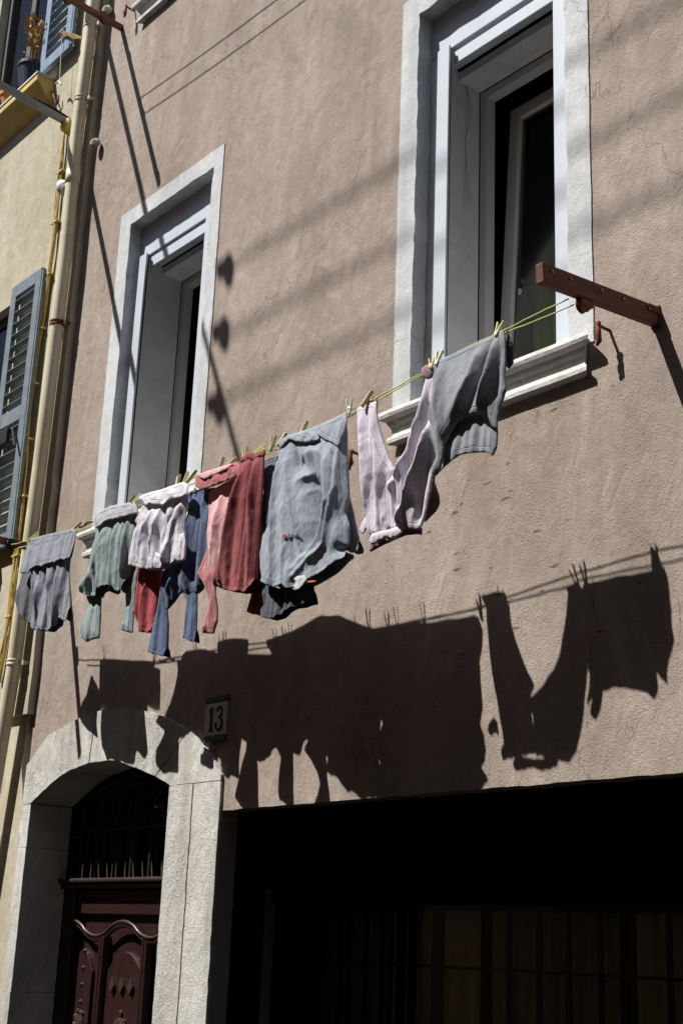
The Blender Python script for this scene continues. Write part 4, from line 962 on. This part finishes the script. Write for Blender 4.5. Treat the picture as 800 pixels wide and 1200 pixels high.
cloth('folded_hem', m_grey9, g, C_, [(404,258),(418,238),(440,224),(480,213),(515,202),(548,216),(556,240),(530,246),(500,250),(468,246),(440,238),(422,262),(412,272)], off=0.018, tilt=0.22, seed=87, gap=0.02, ripple=(0.006,4), crumple=0.010, step=0.008)
# small motif and care label
q = at_line(200+428/3.2, 440+605/3.2, 0.10)
def on_cloth(o, u, v):
    """depth of the cloth front under a point of the view"""
    bpy.context.view_layer.update()
    r_ = ray(u, v).normalized(); best = None
    hit, loc, nrm, idx = o.ray_cast(o.matrix_world.inverted() @ CAMLOC, r_)
    return o.matrix_world @ loc if hit else at_line(u, v, 0.08)
body9 = [c for c in g.children if c.name.startswith('body')][0]
body9_dirty = on_cloth(body9, 200+428/3.2, 440+605/3.2)
mo = MB(); q = body9_dirty
for k in range(5):
    a = k*1.2566; mo.lathe(q+Vector((0.007*math.cos(a), -0.003, 0.007*math.sin(a))), [(0.006,-0.002),(0.006,0.001)], 9, axis=(0,-1,0))
mo.build('motif', m_pinkd, g)
mo = MB()
for k in range(8):
    q2 = on_cloth(body9, 200+(443+k*6)/3.2, 440+(603+3*math.sin(k*1.9))/3.2)+Vector((0,-0.004,0))
    mo.bar(q2+Vector((0,0,-0.005-0.003*math.sin(k*2.1))), q2+Vector((0.004,0,0.006+0.004*math.cos(k*1.3))), 0.003, 0.005)
mo.build('stitched_lettering', m_denim, g)
q = at_line(200+500/3.2, 440+775/3.2, 0.09)
m_label = cloth_mat('white_label_cloth', (0.55,0.55,0.57))
def flap(pts, off, mat, nm, seed): cloth(nm, mat, g, C_, pts, off=off, seed=seed, gap=0.008, ripple=(0.002,2), crumple=0.003, step=0.006, layers=1)
flap([(462,762),(478,752),(502,750),(510,766),(500,780),(484,800),(468,806),(462,790),(472,776)], 0.055, m_label, 'care_label', 88)
flap([(512,772),(530,769),(544,770),(543,776),(522,779),(512,778)], 0.06, plain('orange_tag', (0.42,0.10,0.03), 0.6, 0.3), 'orange_tag', 89)
# 10 white pink trousers
g = garment('trousers', 'white pink light trousers hung by both leg ends in a deep V', 'trousers', 465, 455)
cloth('left_leg', m_blush, g, D_, [(66,428),(105,418),(148,400),(150,460),(165,530),(188,605),(206,652),(226,692),(208,745),(212,800),(216,860),(220,940),(190,972),(160,985),(135,985),(112,960),(108,905),(95,800),(80,700),(70,560)], off=0.0, seed=91, gap=0.08, ripple=(0.008,3), crumple=0.006,
      strokes=[([(90,440),(110,640),(130,960)],0.02,0.03),([(135,430),(170,640),(190,900)],0.02,0.03),([(110,440),(145,700),(160,940)],0.014,-0.02)])
cloth('right_leg', m_blush, g, D_, [(352,330),(366,290),(398,280),(396,340),(388,420),(384,480),(398,520),(404,560),(396,640),(386,720),(378,780),(366,840),(352,900),(330,945),(280,945),(232,945),(212,950),(208,860),(206,790),(182,758),(205,735),(232,690),(262,640),(286,600),(306,540),(325,450),(340,380)], off=0.01, seed=92, gap=0.08, ripple=(0.010,4), crumple=0.006,
      strokes=[([(360,340),(340,480),(270,680),(215,780)],0.018,0.032),([(375,340),(360,500),(300,700),(240,900)],0.02,-0.035),([(388,500),(360,620),(310,780),(250,930)],0.02,0.04),([(240,720),(222,900)],0.012,-0.02),([(380,660),(350,780),(320,930)],0.02,-0.03)])
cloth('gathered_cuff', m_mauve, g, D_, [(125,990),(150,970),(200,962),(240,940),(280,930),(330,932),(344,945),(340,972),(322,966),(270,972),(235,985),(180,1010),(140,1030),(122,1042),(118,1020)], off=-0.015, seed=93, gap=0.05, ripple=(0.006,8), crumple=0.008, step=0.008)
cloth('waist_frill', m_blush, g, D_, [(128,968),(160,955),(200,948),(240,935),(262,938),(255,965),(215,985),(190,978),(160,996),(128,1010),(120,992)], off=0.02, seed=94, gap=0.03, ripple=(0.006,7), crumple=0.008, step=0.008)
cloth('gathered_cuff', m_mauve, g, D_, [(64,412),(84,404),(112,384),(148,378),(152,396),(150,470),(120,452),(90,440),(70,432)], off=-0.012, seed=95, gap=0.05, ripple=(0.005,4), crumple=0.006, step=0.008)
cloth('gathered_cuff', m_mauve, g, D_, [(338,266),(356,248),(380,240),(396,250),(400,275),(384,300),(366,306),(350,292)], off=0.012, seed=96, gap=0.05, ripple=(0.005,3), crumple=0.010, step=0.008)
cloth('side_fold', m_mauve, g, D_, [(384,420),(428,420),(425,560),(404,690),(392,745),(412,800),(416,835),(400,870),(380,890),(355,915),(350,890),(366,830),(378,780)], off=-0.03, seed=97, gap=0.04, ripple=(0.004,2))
cloth('pocket_frill', m_blush, g, D_, [(100,895),(112,910),(116,960),(104,945),(88,965),(78,950),(84,925)], off=-0.02, seed=98, gap=0.03, ripple=(0.004,2), step=0.008)
# 11 right grey t-shirt
g = garment('t-shirt'.replace('-','_'), 'grey t-shirt hung upside down with round neckline at the bottom, rightmost on the line', 't-shirt', 550, 405)
cloth('body', m_grey11, g, D_, [(398,236),(460,206),(540,168),(610,138),(660,112),(684,96),(694,130),(696,220),(694,300),(698,350),(688,385),(672,430),(662,475),(660,520),(645,503),(622,470),(590,454),(562,452),(520,462),(482,490),(455,530),(440,565),(432,620),(420,680),(402,716),(386,704),(392,670),(404,640),(398,580),(390,520),(378,490),(366,468),(374,420),(384,380),(390,300)], off=0.01, tilt=0.04, seed=101, gap=0.09, ripple=(0.006,3), crumple=0.005,
      strokes=[([(640,140),(610,280),(540,440)],0.02,-0.035),([(668,130),(650,300),(600,440)],0.02,0.04),([(610,150),(570,300),(500,440)],0.03,0.03),([(430,240),(420,420),(430,560)],0.02,0.02),([(685,180),(665,380)],0.012,-0.02)])
cloth('back_neck', m_grey11, g, D_, [(440,560),(482,488),(520,460),(562,450),(592,452),(624,468),(648,505),(662,520),(658,600),(642,632),(622,618),(560,618),(505,628),(470,650),(436,678),(404,716),(420,660)], off=-0.012, tilt=0.07, seed=102, gap=0.03, ripple=(0.010,3), crumple=0.006)
cloth('neck_binding', m_bind, g, D_, [(436,572),(448,535),(476,490),(515,460),(562,448),(596,450),(626,466),(652,505),(646,510),(622,474),(592,459),(562,457),(520,468),(486,494),(458,535),(444,572)], off=0.018, tilt=0.04, seed=103, gap=0.006, ripple=(0.0,1), crumple=0.0, step=0.006, smoothn=0)
cloth('sleeve', m_grey1_shade, g, D_, [(690,100),(708,116),(722,142),(728,190),(730,236),(712,262),(696,246),(692,180)], off=-0.03, seed=104, gap=0.05, ripple=(0.005,2))
cloth('sleeve', m_grey1_shade, g, D_, [(384,320),(398,300),(412,330),(410,460),(406,560),(392,520),(380,492),(365,468),(374,410)], off=-0.02, seed=105, gap=0.04, ripple=(0.005,2))

# clothesline: two cords
def cord(pts, r, label):
    P = [at_line(u, v, o_) for u, v, o_ in pts]; Q = []
    for a, c in zip(P, P[1:]):
        for k in range(6): Q.append(a+(c-a)*(k/6)+Vector((0,0,random.gauss(0,0.0012))))
    Q.append(P[-1]); tag(MB().tube(Q, r, 6).build('clothesline', M['lime'], smooth=True), label, 'clothesline', 'cords of the laden clothesline')
ROPE = [(12,639),(35,633),(89,621),(110,611),(156,590),(162,586),(216,566),(229,559),(279,543),(291,533),(309,529),(326,521),(361,504),(405,484),(418,477),(441,466),(501,434),(509,426),(588,388),(666,350)]
cord([(u, v, 0) for u, v in ROPE], 0.0028, 'lime cord the washing is pegged to, upper of the two strands')
cord([(22,642,0.0),(70,632,0.0),(130,606,0.0),(205,575,0.0),(300,537,-0.004),(408,489,-0.012),(507,432,-0.02),(590,391,-0.028),(672,357,-0.035)], 0.0028, 'lime return cord just below and behind the laden strand')
def rope_v(u):
    for a, c in zip(ROPE, ROPE[1:]):
        if a[0] <= u <= c[0]: return a[1]+(c[1]-a[1])*(u-a[0])/(c[0]-a[0])
    return ROPE[-1][1]
# knotted dark twine on the left stretch
tw = MB(); P = [at_line(93+2.6*k, rope_v(93+2.6*k)-1+1.2*math.sin(k*1.3), 0.004) for k in range(7)]
for i in range(6): tw.tube([P[i], (P[i]+P[i+1])/2+Vector((0,0,random.uniform(-.008,.008))), P[i+1]], 0.005, 6)
tag(tw.build('knotted_twine', M['ink']), 'dark twine knotted round the cord between the leftmost grey shirt and the teal sweater', 'twine')

# clothespins
def make_pin(mat, loc, label):
    o = empty('clothespin', loc, label, 'clothespin', 'clothespins on the line')
    for s in (-1, 1):
        m = MB(); pr = [(0.0016,-0.024),(0.0045,-0.018),(0.0022,-0.010),(0.0050,0.0),(0.0052,0.012),(0.0105,0.050),(0.0085,0.052),(0.0,0.014),(-0.0,0.0),(0.0,-0.022)]
        pr = [(0.0012,-0.022),(0.0060,-0.018),(0.0075,0.0),(0.0090,0.012),(0.0165,0.054),(0.0125,0.055),(0.0050,0.012),(0.0018,0.0),(0.0012,-0.010)]
        vs = [(s*x*0.85, y, z) for y in (-0.0075,0.0075) for x, z in pr]; k = len(pr)
        fs = [(i, (i+1) % k, k+(i+1) % k, k+i) for i in range(k)] + [tuple(range(k-1,-1,-1)), tuple(range(k, 2*k))]
        mm = MB().add([Vector(v)+Vector(loc) for v in vs], fs); mm.build('prong', mat, o, bevel=0.001, segs=1)
    pts = [Vector(loc)+Vector((0.0052*math.cos(t), -0.006+0.012*t/31.4, 0.010+0.0052*math.sin(t))) for t in np.linspace(0, 31.4, 40)]
    MB().tube(pts, 0.0009, 5).build('spring', M['steel'], o)
    return o
pins = [(37,624,0,'at the left corner of the leftmost grey shirt'),(86,602,0,'at the right corner of the leftmost grey shirt'),(128,594,1,'at the left end of the teal sweater hem'),
 (151,584,0,'in the middle of the teal sweater hem'),(158,581,1,'at the right end of the teal sweater hem'),(208,557,1,'leftmost of the cluster at the right corner of the white top'),
 (216,553,0,'upright in the cluster at the right corner of the white top'),(222,551,1,'rightmost of the cluster at the right corner of the white top'),(258,541,1,'on the left shoulder of the pink sweater neck'),(268,538,0,'on the right part of the pink sweater neck'),
 (287,531,0,'on the left peak of the dusty red trousers'),(300,527,0,'on the right peak of the dusty red trousers'),(318,520,1,'on the dark striped denim beside the dusty red trousers'),(328,512,0,'at the left corner of the big grey shirt'),
 (354,503,0,'in the middle of the big grey shirt hem'),(409,481,1,'at the right corner of the big grey shirt'),(427,468,0,'on the left leg of the white trousers'),(505,430,0,'where the white trousers meet the right grey t-shirt'),
 (512,425,1,'at the left corner of the right grey t-shirt'),(582,385,0,'at the right corner of the right grey t-shirt')]
protos = {}
for i, (u, v, k, where) in enumerate(pins):
    loc = at_line(u, rope_v(u)-1, 0.012); lab = ('pale green' if k else 'yellow')+' clothespin '+where
    if k not in protos:
        o = protos[k] = make_pin(M['peg_pale'] if k else M['peg'], loc, lab)
    else:
        src = protos[k]; o = src.copy(); COL.objects.link(o); o.location = loc; o['label'] = lab
        for ch in src.children:
            c = ch.copy(); COL.objects.link(c); c.parent = o
    o.rotation_euler = (math.radians(random.uniform(-42, -12)), math.radians(random.uniform(-24, 16)), math.radians(random.uniform(-40, 30)))
    o.scale = (1.1,)*3
